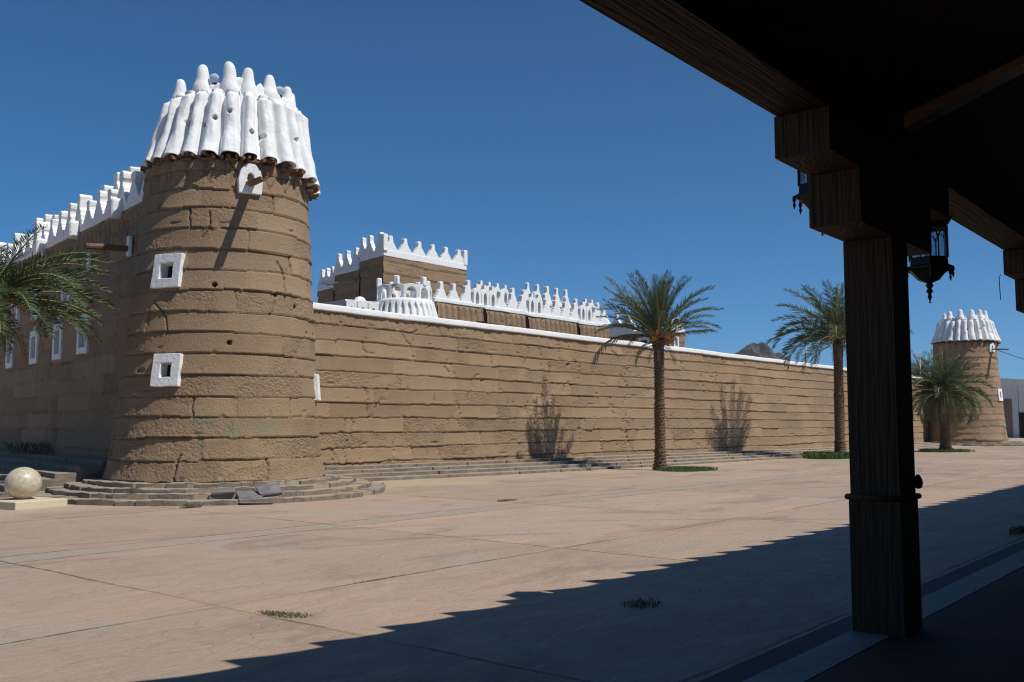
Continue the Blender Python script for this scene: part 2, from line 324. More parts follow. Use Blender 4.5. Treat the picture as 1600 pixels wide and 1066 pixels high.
# ------------------------------------------------------------------ mud relief
def relief(s, z, seed, zb, h, ztop, rib_top=.0, holes=(), res=.03, rgh=1., jp=.62):
    """s, z arrays -> displacement outward, tint, rough"""
    rng = np.random.RandomState(seed)
    w0 = (vn(s*.16, z*.5, seed)-.5)*.08
    t = (z-zb+w0)/h
    kb = np.round(t)
    t = t + ((vn(s*1.1, kb*7.7, seed+1)-.5)*.06+(vn(s*9, kb*3.1, seed+2)-.5)*.025)
    cell = np.floor(s/1.9+kb*.618); t = t + (_h(cell, kb, seed+15)-.5)*.11*(_h(cell, kb+3, seed+16) < .55)
    k = np.floor(t); f = t-k
    S = s.max()+5; d = np.zeros_like(s); tint = np.zeros_like(s); rough = np.zeros_like(s)
    lipamp = .020+.020*vn(s*.5, k*5.3, seed+3)
    d += lipamp*(1-f)**2.2
    d -= .045*np.exp(-((1-f)/.05)**2)*(.65+.5*vn(s*1.3, k*2.9, seed+17))
    for kk in range(int(k.min()), int(k.max())+1):
        m = k == kk
        if not m.any(): continue
        bnds = [s.min()-1-rng.rand()*2]
        while bnds[-1] < S: bnds.append(bnds[-1]+rng.uniform(.7, 3.6))
        bnds = np.array(bnds); slant = rng.uniform(-.25, .25, len(bnds))*(rng.rand(len(bnds)) < .4)
        sm = s[m]+.03*(vn(f[m]*6, s[m]*0+kk, seed+4)-.5)*2
        idx = np.clip(np.searchsorted(bnds, sm), 1, len(bnds)-1)
        near = np.where(sm-bnds[idx-1] < bnds[idx]-sm, idx-1, idx)
        dist = np.abs(sm-bnds[near]-slant[near]*(f[m]-.5))
        open_ = (rng.rand(len(bnds)) < jp)*rng.uniform(.35, 1, len(bnds))
        d[m] -= .065*open_[near]*np.exp(-(dist/.020)**2)
        off = rng.uniform(-.012, .014, len(bnds)); tn = rng.uniform(-1, 1, len(bnds))
        rg = (rng.rand(len(bnds)) < .46)*rng.uniform(.5, 1, len(bnds))
        d[m] += off[idx]; tint[m] = tn[idx]*.4; rough[m] = rg[idx]
    lower = np.clip(1-(z-zb)/2.4, 0, 1)
    rough = np.clip(rough*.8+lower*.4*(vn(s*.8, z*.8, seed+8) > .55), 0, 1)
    rough *= np.clip((vn(s*2.2, z*3.2, seed+5)-.22)*3.5, 0, 1)
    n = fbm(s*16, z*16, seed+6, 3); clod = vn(s*22, z*24, seed+9)
    d += (n*(.008+.028*rough) + (clod-.5)*.016*rough)*rgh
    d += fbm(s*1.1, z*1.1, seed+7, 2)*.05
    # eroded bites along the lips
    bite = vn(s*4.1, z*5.2, seed+11); d -= np.clip(bite-.84, 0, 1)*.32*(f < .3)
    # jagged drying cracks
    sr, zr = s[0], z[:, 0]; ncr = int((sr[-1]-sr[0])*(zr[-1]-zr[0])*.30)
    for c in range(min(ncr, 150)):
        px, pz = rng.uniform(sr[0], sr[0]+min(30, sr[-1]-sr[0])), rng.uniform(zr[0]+.3, zr[-1]-.2); ang = rng.choice([-1, 1])*rng.uniform(.9, 2.1); wd_ = rng.uniform(.010, .022)
        for q in range(rng.randint(2, 6)):
            ln = rng.uniform(.08, .28); an = ang+rng.uniform(-.8, .8); qx, qz = px+ln*math.cos(an), pz+ln*math.sin(an)
            i0, i1 = np.searchsorted(sr, [min(px, qx)-.06, max(px, qx)+.06]); j0, j1 = np.searchsorted(zr, [min(pz, qz)-.06, max(pz, qz)+.06])
            if i1 > i0 and j1 > j0:
                ss, zz = s[j0:j1, i0:i1], z[j0:j1, i0:i1]; u = np.clip(((ss-px)*(qx-px)+(zz-pz)*(qz-pz))/ln**2, 0, 1)
                d[j0:j1, i0:i1] -= .055*np.exp(-(np.hypot(ss-px-u*(qx-px), zz-pz-u*(qz-pz))/wd_)**2)
            px, pz = qx, qz
    if rib_top:
        mt = np.clip((z-(ztop-rib_top))/.06, 0, 1)
        d += mt*(vn(s*14+vn(z*5, s*3, 5)*1.2, z*1.5, seed+12)-.5)*.055
    for (hs, hz, hw, hh, dep) in holes:
        q = np.maximum(np.abs(s-hs)/(hw/2), np.abs(z-hz)/(hh/2)) if dep > .2 else np.hypot((s-hs)/(hw/2), (z-hz)/(hh/2))
        d = np.where(q < 1, -dep, d); rough = np.where(q < 1, 0, rough)
    return d, tint, rough

CREL = (13.1, 19.5)     # centre of the near tower

def mud_radius(z, ztop=7.45, base=.36):
    u = np.clip((z-base)/(ztop-base), 0, 1)
    return 2.36-.56*u+.06*np.clip(1-u*6, 0, 1)**2

# ------------------------------------------------------------------ round tower
def window_frame(parent, M, wd, ht, dep=.10, bw=.17, pin=False, op=None, tilt=0):
    """white limewashed frame; local x along wall, y outward = -y"""
    ow, oh = op or (wd-2*bw, ht-2*bw)
    bm = bmesh.new(); sk = tilt
    def sx(x, z): return (x+sk*z, z)
    out = [sx(-wd/2, -ht/2), sx(wd/2*1.02, -ht/2), sx(wd/2, ht/2), sx(-wd/2*.97, ht/2)]
    inn = [sx(-ow/2, -oh/2), sx(ow/2, -oh/2), sx(ow/2, oh/2), sx(-ow/2, oh/2)]
    def sub(p, n=3):
        r = []
        for i in range(len(p)):
            a, b = p[i], p[(i+1) % len(p)]
            for k in range(n):
                j = 0 if k == 0 else .012
                r.append((a[0]+(b[0]-a[0])*k/n+random.uniform(-j, j), a[1]+(b[1]-a[1])*k/n+random.uniform(-j, j)))
        return r
    ringplate(bm, sub(out), sub(inn), dep, M)
    # deep plastered reveal
    i0 = [M @ Vector((x, dep/2-.004, z)) for x, z in inn]; i1 = [M @ Vector((x*.95, .20, z*.95)) for x, z in inn]
    a = [bm.verts.new(p) for p in i0]; b = [bm.verts.new(p) for p in i1]
    for k in range(4): bm.faces.new((a[k], b[k], b[(k+1)%4], a[(k+1)%4]))
    if pin: bbox(bm, -.02, -dep/2, ht/2-.01, .02, dep/2, ht/2+.22, M)
    bmesh.ops.recalc_face_normals(bm, faces=bm.faces[:])
    w = bmo('window', bm, WHITE, parent); bevel(w, .014, 2)
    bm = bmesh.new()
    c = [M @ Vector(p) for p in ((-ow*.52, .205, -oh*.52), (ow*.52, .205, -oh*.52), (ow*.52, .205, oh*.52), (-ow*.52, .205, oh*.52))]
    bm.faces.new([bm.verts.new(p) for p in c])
    bmo('window_shade_sheet', bm, DARK, w)  # flat sheet closing the recess, the room's darkness put into its colour
    return w

LX, LY = .0105, -.0125         # the drums lean very slightly
def round_tower(loc, label, seed, res, windows, spout_az, holes_az, finials, steps_scale=1.0, n_theta=520, seam=R(56)):
    t = empty('round_tower', loc, label, 'tower', 'round mud towers with white crowns')
    # ---- mud drum
    ztop = 7.62; nz = int(ztop/res); th = seam+np.linspace(0, 2*math.pi, n_theta, endpoint=False); z = np.linspace(.0, ztop, nz)
    TH, Z = np.meshgrid(th, z)
    S = (TH-seam)*2.15
    holes = [(((az-seam) % (2*math.pi))*2.15, zz, w_, h_, dp) for az, zz, w_, h_, dp in holes_az]
    d, tint, rough = relief(S, Z, seed, .36, .452, ztop, 0, holes, jp=.28, rgh=.85)
    # plastered ribs between the projecting poles under the crown
    m = np.clip((Z-6.92-.12*np.sin(TH*27))/.10, 0, 1); d += m*(.09*np.abs(np.cos(TH*13.5))**.6-.05)
    d += m*(vn(S*9, Z*1.2, seed+40)-.5)*.05
    Rr = mud_radius(Z)+d-.16*np.clip((Z-7.36)/.05, 0, 1)
    P = np.stack([Rr*np.cos(TH)+LX*Z, Rr*np.sin(TH)+LY*Z, Z], -1)
    stain = np.zeros_like(S)
    for az, zz, rs in ((R(228), 1.62, .30), (R(243), 1.42, .22), (R(262), 1.5, .28), (R(226), 1.1, .12)):
        stain = np.maximum(stain, np.clip(1-np.hypot((S-((az-seam) % (2*math.pi))*2.15)/1.4, (Z-zz))/rs, 0, 1))
    grid('wall', P, True, MUD, t, tint, rough, stain)
    # ---- white fluted crown
    nf = 27; th = np.linspace(0, 2*math.pi, int(n_theta*1.1), endpoint=False)
    ph = th*nf/(2*math.pi)+.30*(vn(th*3, th*0, seed+20)-.5)*0
    wid = .68+.22*vn(np.floor(ph)*1.7, th*0, seed+21)+.35*(_h(np.floor(ph), 0*th, seed+27) > .88)
    xx = (ph-np.floor(ph)-.5)
    ridge = np.sqrt(np.clip(1-np.abs(2*xx/wid)**2.6, 0, 1))
    # rim with rising shoulders at the finials
    rim = 8.97+.07*np.sqrt(ridge)+.025*np.sin(th*3+seed)+.04*(vn(np.floor(ph)*5.1, th*0, seed+30)-.5); ptop = 9.08+.04*(vn(th*6, th*0, seed+31)-.5)
    for az, hh in finials:
        dd = np.abs((th-az+math.pi) % (2*math.pi)-math.pi); ptop = ptop+(.30+.05*hh)*np.clip(1-dd/R(19), 0, 1)**1.1*(1+.25*np.sin(dd*38))
    botj = -.06*np.clip(1-ridge, 0, 1)+.05*(vn(np.floor(ph)*3.3, th*0, seed+22)-.5)
    def drop(a_): return -.30*np.exp(-((((a_-R(325)+math.pi) % (2*math.pi))-math.pi)/R(34))**2)     # the hem hangs lower on the outer side
    botj = botj+drop(th)
    rows = []
    nrow = max(24, int(1.4/(res*.9)))
    bot = 7.47
    def ring(r, zz): rows.append(np.stack([r*np.cos(th), r*np.sin(th), zz], -1))
    ring(0*th+1.72, 0*th+bot+.10+botj); 
    ring(1.82+.19*ridge, bot+.012+botj); 
    for i in range(nrow+1):
        u = i/nrow; zz = bot+botj*(1-u)+(rim-.05-bot)*u
        base = 1.845-.37*u-.03*math.sin(math.pi*u)+.02*max(0, 1-u*4)**2
        wob = (vn(th*9+u*.6, zz*1.6, seed+23)-.5)*.07+(vn(np.floor(ph)*4.7, u*5+0*th, seed+33)-.5)*.05+(vn(th*30, zz*6, seed+24)-.5)*.018
        shift = .34*(vn(np.floor(ph)*2.1, u*2.2+0*th, seed+25)-.5)
        x2 = np.clip(xx+shift*.25, -.5, .5)
        rd = np.sqrt(np.clip(1-np.abs(2*x2/(wid*(1.08-.22*u)))**2.6, 0, 1))
        amp = .225*(1-.10*u)*np.clip((1.03-u)/.10, .35, 1)
        ring(base+amp*rd+wob-.02, zz)
    ring(1.46+.09*ridge, rim-.01); ring(1.39+.02*ridge, rim-.02); ring(1.35+0*th, rim+.03)
    for q in (.35, .7, .92): ring(1.34-.03*q+(vn(th*11, q*3+0*th, seed+32)-.5)*.03, rim+(ptop-rim)*q)
    ring(1.29+0*th, ptop); ring(1.21+0*th, ptop); ring(1.17+0*th, ptop-.06); ring(1.15+0*th, 8.2+0*th)
    P = np.stack(rows); P[..., 0] += LX*P[..., 2]+.05; P[..., 1] += LY*P[..., 2]-.06
    # peep holes
    thg = np.broadcast_to(th, P.shape[:2]); zg = P[..., 2]
    for az, zz in ((R(213), 8.18), (R(232), 8.48), (R(247), 8.02), (R(256), 7.98), (R(199), 8.25), (R(222), 8.3), (R(175), 8.2), (R(285), 8.1)):
        q = np.hypot(((thg-az+math.pi) % (2*math.pi)-math.pi)*1.9, zg-zz)/.052
        k = np.where(q < 1, .86, 1.); 
        kk = (np.arange(P.shape[0]) > 2)[:, None] & (np.arange(P.shape[0]) < P.shape[0]-10)[:, None]
        k = np.where(kk, k, 1.)
        P[..., 0] *= k; P[..., 1] *= k
    grid('white_crown', P, True, WHITE, t)
    # crown hole depths read dark: roof deck inside
    bm = bmesh.new(); lathe(bm, ((1.6, 7.5), (1.12, 8.3)), 32); bmo('roof_deck', bm, MUD, t)
    # ---- finials
    for i, (az, hh) in enumerate(finials):
        bm = bmesh.new(); r0 = .16 if hh < 1.2 else .18; H = .42*hh
        lathe(bm, ((r0*1.4, -.35), (r0*1.25, 0), (r0*1.12, .10*H), (r0*.94, .30*H), (r0*.80, .62*H), (r0*.70, .84*H), (r0*.48, .96*H), (r0*.12, 1.0*H)), 14)
        for v in bm.verts: v.co += Vector((fbm(v.co.x*5+i, v.co.z*5, seed)*.10, 0, 0)) + Vector((0, float(fbm(v.co.y*5+i, v.co.z*4, seed+1))*.08, 0))
        f = bmo('finial', bm, WHITE, t, True); f.location = (1.26*math.cos(az)+LX*9+.05, 1.26*math.sin(az)+LY*9-.06, 9.20); f.rotation_euler = (0, 0, az+R(90))
        m = f.modifiers.new('sub', 'SUBSURF'); m.levels = 1; m.render_levels = 1
    # ---- bundles of palm-wood poles under each flute
    rng = random.Random(seed)
    for i in range(nf):
        az = (i+.5)*2*math.pi/nf; bm = bmesh.new(); n = rng.randint(3, 5)
        for k in range(n):
            off = (k-(n-1)/2)*.085; ln = rng.uniform(1.90, 2.06); zz = bot-.028+float(drop(az))+rng.uniform(-.03, .03)-.02*abs(k-(n-1)/2)
            M = Matrix.Rotation(az+rng.uniform(-.03, .03), 4, 'Z')
            bbox(bm, 1.5, off-.034, zz-.04, ln, off+.034, zz+.035, M)
        if rng.random() < .5:
            bbox(bm, 1.5, -.14, bot-.15+float(drop(az)), 1.94, .12, bot-.10+float(drop(az)), Matrix.Rotation(az+rng.uniform(-.05, .05), 4, 'Z'))
        b = bmo('pole_bundle', bm, POLE, t); bevel(b, .01, 1); b.location = (LX*7.4+.04, LY*7.4-.05, 0)
    # ---- spout with white arched surround
    a = spout_az; ra = 1.85
    M = Matrix.Translation((LX*7, LY*7, 0)) @ Matrix.Rotation(a+R(90), 4, 'Z') @ Matrix.Translation((0, -ra-.03, 6.62))
    out = [(-.25, 0), (.25, 0), (.27, .30), (.22, .52), (.10, .66), (0, .70), (-.10, .66), (-.22, .52), (-.27, .30)]
    inn = [(-.07, .27), (.07, .27), (.08, .33), (.07, .40), (.04, .45), (0, .46), (-.04, .45), (-.07, .40), (-.08, .33)]
    bm = bmesh.new(); ringplate(bm, out, inn, .14, M); f = bmo('spout_surround', bm, WHITE, t); bevel(f, .015)
    bm = bmesh.new(); bbox(bm, -.15, .055, .2, .15, .065, .55, M); bmo('spout_shade_panel', bm, DARK, f)  # thin near-black panel, shade inside the spout mouth painted on
    bm = bmesh.new()
    M2 = M @ Matrix.Translation((0, 0, .26)) @ Matrix.Rotation(R(7), 4, 'X')
    prof = [(-.11, 0), (-.09, -.07), (0, -.10), (.09, -.07), (.11, 0), (.075, 0), (.05, -.045), (0, -.06), (-.05, -.045), (-.075, 0)]
    n = len(prof); v0 = [bm.verts.new(M2 @ Vector((x, .1, z))) for x, z in prof]; v1 = [bm.verts.new(M2 @ Vector((x*.8, -1.12, z*.8+.02))) for x, z in prof]
    bm.faces.new(v0); bm.faces.new(v1[::-1])
    for k in range(n): bm.faces.new((v0[k], v0[(k+1)%n], v1[(k+1)%n], v1[k]))
    bmesh.ops.recalc_face_normals(bm, faces=bm.faces[:]); bmo('water_spout', bm, POLE, t)
    # ---- windows
    for az, zz, wd, ht, tl in windows:
        rr = float(mud_radius(np.array(zz)))
        tb = math.atan(.56/7.1)
        M = Matrix.Translation((LX*zz, LY*zz, 0)) @ Matrix.Rotation(az+R(90), 4, 'Z') @ Matrix.Translation((0, -rr-.005, zz)) @ Matrix.Rotation(-tb, 4, 'X')
        window_frame(t, M, wd, ht, .13, .2, tilt=tl)
    return t

def hole_for(windows, extra):
    return [(az, zz, wd-.26, ht-.26, .55) for az, zz, wd, ht, tl in windows]+[(az, zz, .11, .10, .15) for az, zz in extra]
W1 = [(R(199.6), 4.86, .74, .74, .06), (R(205.6), 2.70, .66, .70, .03), (R(316), 2.42, .55, .62, .0)]
F1 = [(R(200), 1.25), (R(229), 1.35), (R(247.5), 1.15), (R(272), 1.05), (R(303), .9), (R(322), .9), (R(350), 1), (R(30), 1.1), (R(72), 1), (R(110), 1), (R(150), 1.1)]
tow1 = round_tower((CREL[0], CREL[1], 0), 'tall near round mud tower with white fluted crown and square windows', 3, .022, W1, R(249.5),
    hole_for(W1, [(R(230.2), 4.55), (R(268), 4.42), (R(240), 3.3), (R(284), 4.2)]), F1, n_theta=660)
W2 = [(R(262), 3.55, .62, .85, 0)]
F2 = [(R(150), 1.2), (R(182), 1.4), (R(212), 1.3), (R(237), 1.3), (R(262), 1.2), (R(120), 1), (R(300), 1), (R(335), 1), (R(20), 1), (R(70), 1)]
tow2 = round_tower((75.6, 18.75, 0), 'distant round mud tower with white crown at the far end of the long wall', 21, .07, W2, R(250),
    hole_for(W2, [(R(230), 4.9), (R(255), 4.2)]), F2, n_theta=260); tow2.scale = (1.13, 1.13, 1)

# globe lamps on the near crown
def globe_lamp(x, y, z, label):
    t = empty('globe_lamp', (x, y, z), label, 'lamp', 'round globe lamps on the tower crown')
    bm = bmesh.new(); bmesh.ops.create_uvsphere(bm, u_segments=20, v_segments=12, radius=.115)
    g = NT('clear_globe_glass') if 'clear_globe_glass' not in bpy.data.materials else None
    if g:
        g.b.inputs['Base Color'].default_value = (.9, .93, .95, 1); g.b.inputs['Roughness'].default_value = .08
        g.b.inputs['Transmission Weight'].default_value = .75; g.b.inputs['IOR'].default_value = 1.12
    s = bmo('globe', bm, bpy.data.materials['clear_globe_glass'], t, True); s.location = (0, 0, .24)
    bm = bmesh.new(); lathe(bm, ((.05, -.15), (.045, .10), (.06, .13)), 10); bmo('lamp_base', bm, BLACKIRON, t)
for az, lb in ((R(214), 'clear globe lamp beside the leftmost finial of the near tower crown'), (R(290), 'clear globe lamp near the right edge of the near tower crown')):
    globe_lamp(CREL[0]+1.24*math.cos(az)+.13, CREL[1]+1.24*math.sin(az)-.16, 9.14, lb)

# ------------------------------------------------------------------ stone steps
def stone(bm, pts4, z0, z1, rng, j=.012):
    """four ground points (x,y) ccw; slightly irregular block"""
    a = [bm.verts.new((p[0]+rng.uniform(-j, j), p[1]+rng.uniform(-j, j), z0)) for p in pts4]
    b = [bm.verts.new((p[0]+rng.uniform(-j, j), p[1]+rng.uniform(-j, j), z1+rng.uniform(-j, j)*.8)) for p in pts4]
    bm.faces.new(a[::-1]); bm.faces.new(b)
    for i in range(4): bm.faces.new((a[i], a[(i+1)%4], b[(i+1)%4], b[i]))
def ring_steps(cx, cy, radii, zs, label, seed, rcore):
    t = empty('stone_steps', (cx, cy, 0), label, 'steps', 'stone steps round the palace walls'); rng = random.Random(seed)
    for i, (r, z) in enumerate(zip(radii, zs)):
        bm = bmesh.new(); a = rng.uniform(0, .3); a0 = a; rin = (radii[i+1] if i+1 < len(radii) else rcore)-.06
        z0 = zs[i-1] if i else 0
        while a < a0+2*math.pi-.02:
            ln = rng.uniform(.42, 1.0); da = min(ln/r, a0+2*math.pi-a); g = rng.uniform(.002, .008)/r
            rr = r+rng.uniform(-.05, .05); sk = rng.uniform(-.04, .04); dz = rng.uniform(-.014, .012)
            n = 3; 
            for k in range(n):
                u0 = a+da*k/n+(g if k == 0 else 0); u1 = a+da*(k+1)/n-(g if k == n-1 else 0)
                ra, rb_ = rr+sk*(k/n-.5), rr+sk*((k+1)/n-.5)
                stone(bm, [(ra*math.cos(u0), ra*math.sin(u0)), (rb_*math.cos(u1), rb_*math.sin(u1)), (rin*math.cos(u1), rin*math.sin(u1)), (rin*math.cos(u0), rin*math.sin(u0))],
                      z0-.02-.003*k, z+dz, rng, .0)
            a += da
        bmesh.ops.remove_doubles(bm, verts=bm.verts[:], dist=.0001)
        s = bmo('step', bm, STONE if i != 2 else STONE, t); bevel(s, .012, 1)
        bm = bmesh.new(); lathe(bm, ((r-.035, z0-.03), (r-.035, z-.010)), 64); bmo('mortar_bed', bm, MORTAR, s)
    return t
ring_steps(CREL[0], CREL[1], (3.92, 3.55, 3.18, 2.82), (.10, .19, .275, .355), 'curved stepped stone base around the near round tower', 5, 2.2)
ring_steps(75.75, 18.6, (5.2, 4.3, 3.4), (.08, .15, .22), 'low stepped stone base around the distant round tower', 6, 2.3)
def loose(name, p, rz, tx, ty, dims, label):
    bm = bmesh.new(); a, b, h = [q*.78 for q in dims]; rng = random.Random(int(p[0]*100))
    stone(bm, [(-a/2, -b/2), (a/2, -b/2), (a*.46, b/2), (-a*.5, b*.45)], 0, h, rng, .02)
    o = bmo(name, bm, STONE2); bevel(o, .012, 1); o.location = p; o.rotation_euler = (tx, ty, rz)
    tag(o, label, 'stone slab', 'loose slabs on the tower steps')
def polar(r, az): return (CREL[0]+r*math.cos(az), CREL[1]+r*math.sin(az))
x, y = polar(3.50, R(253)); loose('loose_slab', (x, y, .235), R(253+90), R(32), R(-4), (.62, .42, .06), 'light grey slab tipped forward on the steps of the near tower')
x, y = polar(3.56, R(246)); loose('loose_slab', (x, y, .13), R(243+95), R(16), R(3), (.62, .46, .08), 'dark slab lying askew left of the tipped light grey slab')
x, y = polar(3.45, R(238.5)); loose('loose_slab', (x, y, .21), R(234+85), R(12), R(-3), (.55, .40, .07), 'leftmost loose dark slab resting on the tower steps')
x, y = polar(3.98, R(247)); loose('loose_slab', (x, y, .015), R(245+80), R(-4), R(2), (.85, .24, .05), 'thin fallen slab lying on the paving at the foot of the steps')

# ------------------------------------------------------------------ long rampart wall
def nonuni(a, b, d0, d1):
    out = [a]
    while out[-1] < b: u = (out[-1]-a)/(b-a); out.append(out[-1]+d0+(d1-d0)*u)
    return np.array(out)
WY = 21.0
def zbase(X): return np.interp(X, [14, 17.5, 34, 57, 76], [.40, .38, .30, .15, .2])
lw = empty('rampart_wall', (14, WY, 0), 'long coursed mud rampart wall with white coping', 'wall')
xs = nonuni(14.0, 75.5, .032, .17); zs = np.linspace(0, 4.72, 215); XX, ZZ = np.meshgrid(xs, zs)
d, tint, rough = relief(XX, ZZ, 11, .02, .432, 4.72, .33, [(26.9, 3.92, .05, .10, .1), (28.6, 3.2, .06, .34, .10), (29.1, 3.75, .22, .10, .1), (24.2, 3.0, .16, .12, .06)], rgh=1.45)
calm = np.clip((XX-36)/6, 0, 1); rough = rough*(1-.75*calm)
P = np.stack([XX-14, -(d+.05*(1-ZZ/4.7)), ZZ], -1); grid('wall', P, False, MUD, lw, tint, rough)
bm = bmesh.new(); bbox(bm, 0, .12, 0, 61.5, .60, 4.70); bmo('wall_core', bm, MUD, lw)
# coping: slightly wavering limewashed cap
cx = nonuni(14.0, 75.5, .12, .5); n = len(cx); rows = []
prof = ((.62, -.02), (.64, .10), (.62, .15), (.02, .19), (-.06, .18), (-.078, .165), (-.082, .15), (-.085, .10), (-.088, .03), (-.085, .005), (-.07, -.008), (.02, -.012))
for py, pz in prof:
    wv = .03*(vn(cx*.5, cx*0, 33)-.5); w2 = .018*(vn(cx*2.2+pz*2, cx*0+py*2, 34)-.5)
    rows.append(np.stack([cx-14, cx*0+py+w2, 4.72+pz+wv+w2*.6], -1))
grid('coping', np.stack(rows), False, WHITE, lw)
# steps along the wall
def yout(X): return np.interp(X, [14, 16, 18.2, 22, 29, 42, 57, 72], [20.2, 20.1, 19.6, 18.9, 18.2, 17.5, 17.6, 17.9])
ws = empty('stone_steps', (14, WY, 0), 'long low stone steps running along the foot of the rampart wall', 'steps', 'stone steps round the palace walls')
rng = random.Random(9)
for k in range(4):
    bm = bmesh.new(); bm2 = bmesh.new(); x = 15.2
    while x < 71.5:
        ln = rng.uniform(.5, 1.3); x1 = x+ln
        def yk(X, kk): return float(yout(X)+(20.93-yout(X))*kk/4)
        zt = float(zbase((x+x1)/2))*(k+1)/4; zb0 = float(zbase((x+x1)/2))*k/4-.03; j = rng.uniform(-.04, .04)
        dep = min(.42, (yk(x, k+1)-yk(x, k))+.05)
        stone(bm, [(x+.001-14, yk(x, k)+j-21), (x1-.001-14, yk(x1, k)+j-21), (x1-.001-14, yk(x1, k)+dep-21), (x+.008-14, yk(x, k)+dep-21)], zb0, zt, rng, .008)
        bbox(bm2, x-14, yk(x, k)+.05-21 if yk(x,k)>yk(x1,k) else yk(x1,k)+.05-21, zb0, x1-14, yk(x, k)+.2-21, zt-.012)
        a = [bm2.verts.new(p) for p in ((x-14, yk(x, k)+.05-21, zt-.010), (x1-14, yk(x1, k)+.05-21, zt-.010), (x1-14, 20.98-21, zt-.010), (x-14, 20.98-21, zt-.010))]; bm2.faces.new(a)
        x = x1
    s = bmo('step', bm, STONE, ws); bevel(s, .01, 1); bmo('tread_fill', bm2, MORTAR, s)

# ------------------------------------------------------------------ merlons
def merlon_outline(w, h, knob=.15):
    half = [(w/2, 0), (w/2, .10*h), (.42*w, .18*h), (.41*w, .24*h), (.33*w, .32*h), (.32*w, .38*h), (.24*w, .46*h), (.23*w, .52*h), (.15*w, .60*h), (.125*w, .70*h), (knob*w*.75, .80*h), (knob*w*.78, .93*h), (knob*w*.45, h)]
    return half+[(-x, z) for x, z in half[::-1]]
def merlon(parent, x, y, z, rz, w, h, th, knob=.15, name='merlon'):
    bm = bmesh.new(); plate(bm, merlon_outline(w, h, knob), th)
    for v in bm.verts: v.co += Vector((random.uniform(-.012, .012), 0, random.uniform(-.012, .012)))
    bmesh.ops.recalc_face_normals(bm, faces=bm.faces[:])
    o = bmo(name, bm, WHITE, parent); o.location = (x, y, z); o.rotation_euler = (0, 0, rz); bevel(o, .03, 2); return o
def arch_merlon(parent, x, y, z, rz, w, h, th):
    out = [(-w/2, 0), (w/2, 0), (w/2, .62*h), (.34*w, .74*h), (.16*w, .82*h), (.13*w, 1.0*h), (-.13*w, 1.0*h), (-.16*w, .82*h), (-.34*w, .74*h), (-w/2, .62*h)]
    inn = [(-w*.2, .08*h), (w*.2, .08*h), (w*.2, .42*h), (w*.17, .52*h), (.09*w, .6*h), (.03*w, .64*h), (-.03*w, .64*h), (-.09*w, .6*h), (-w*.17, .52*h), (-w*.2, .42*h)]
    bm = bmesh.new(); ringplate(bm, out, inn, th); bmesh.ops.recalc_face_normals(bm, faces=bm.faces[:])
    o = bmo('arched_merlon', bm, WHITE, parent); o.location = (x, y, z); o.rotation_euler = (0, 0, rz); bevel(o, .02, 2); return o

def mud_face(parent, p0, p1, z0, z1, seed, res=.05, ribs=None, core=.5, batter=.0, holes=(), name='wall', h=.42):
    """relief wall from p0 to p1 (outward normal = right-hand side of p0->p1), local to parent at origin"""
    p0 = Vector((p0[0], p0[1], 0)); p1 = Vector((p1[0], p1[1], 0)); L = (p1-p0).length; u = (p1-p0)/L; nrm = Vector((u.y, -u.x, 0))
    s = np.arange(0, L+res, res); s = np.minimum(s, L); z = np.linspace(z0, z1, max(3, int((z1-z0)/res))); S, Z = np.meshgrid(s, z)
    d, tint, rough = relief(S, Z, seed, z0, h, z1, 0, holes)
    if ribs:
        lo, hi, sp = ribs; m = np.clip((Z-lo-.05*np.sin(S*9))/.05, 0, 1)*np.clip((hi-Z)/.04, 0, 1)
        d += m*(.15*np.abs(np.cos(math.pi*S/sp))**.5-.10); d -= .05*np.exp(-((Z-(lo+hi)/2)/.03)**2)*m
    d = d+batter*(1-(Z-z0)/(z1-z0))
    P = np.stack([p0.x+u.x*S+nrm.x*d, p0.y+u.y*S+nrm.y*d, Z], -1)
    return grid(name, P, False, MUD, parent, tint, rough)
def core_prism(parent, pts, z0, z1, mat=None, name='wall_core'):
    bm = bmesh.new(); a = [bm.verts.new((x, y, z0)) for x, y in pts]; b = [bm.verts.new((x, y, z1)) for x, y in pts]
    bm.faces.new(a[::-1]); bm.faces.new(b)
    for i in range(len(pts)): bm.faces.new((a[i], a[(i+1)%len(pts)], b[(i+1)%len(pts)], b[i]))
    bmesh.ops.recalc_face_normals(bm, faces=bm.faces[:]); return bmo(name, bm, mat or MUD, parent)
def band(parent, p0, p1, z0, z1, th, mat=WHITE, name='parapet', out=.03):
    p0 = Vector((p0[0], p0[1], 0)); p1 = Vector((p1[0], p1[1], 0)); L = (p1-p0).length; rz = math.atan2(p1.y-p0.y, p1.x-p0.x)
    bm = bmesh.new(); M = T(p0.x, p0.y, 0, rz); n = max(2, int(L/.5)); top = []
    for i in range(n): bbox(bm, L*i/n, -out, z0, L*(i+1)/n, th-out, z1, M)
    bmesh.ops.remove_doubles(bm, verts=bm.verts[:], dist=.001)
    dead = [f for f in bm.faces if len([1 for g in bm.faces if g is not f and {v.index for v in g.verts} == {v.index for v in f.verts}])] if False else []
    for v in bm.verts: v.co.z += random.uniform(-.012, .012)
    o = bmo(name, bm, mat, parent); bevel(o, .02, 2); return o

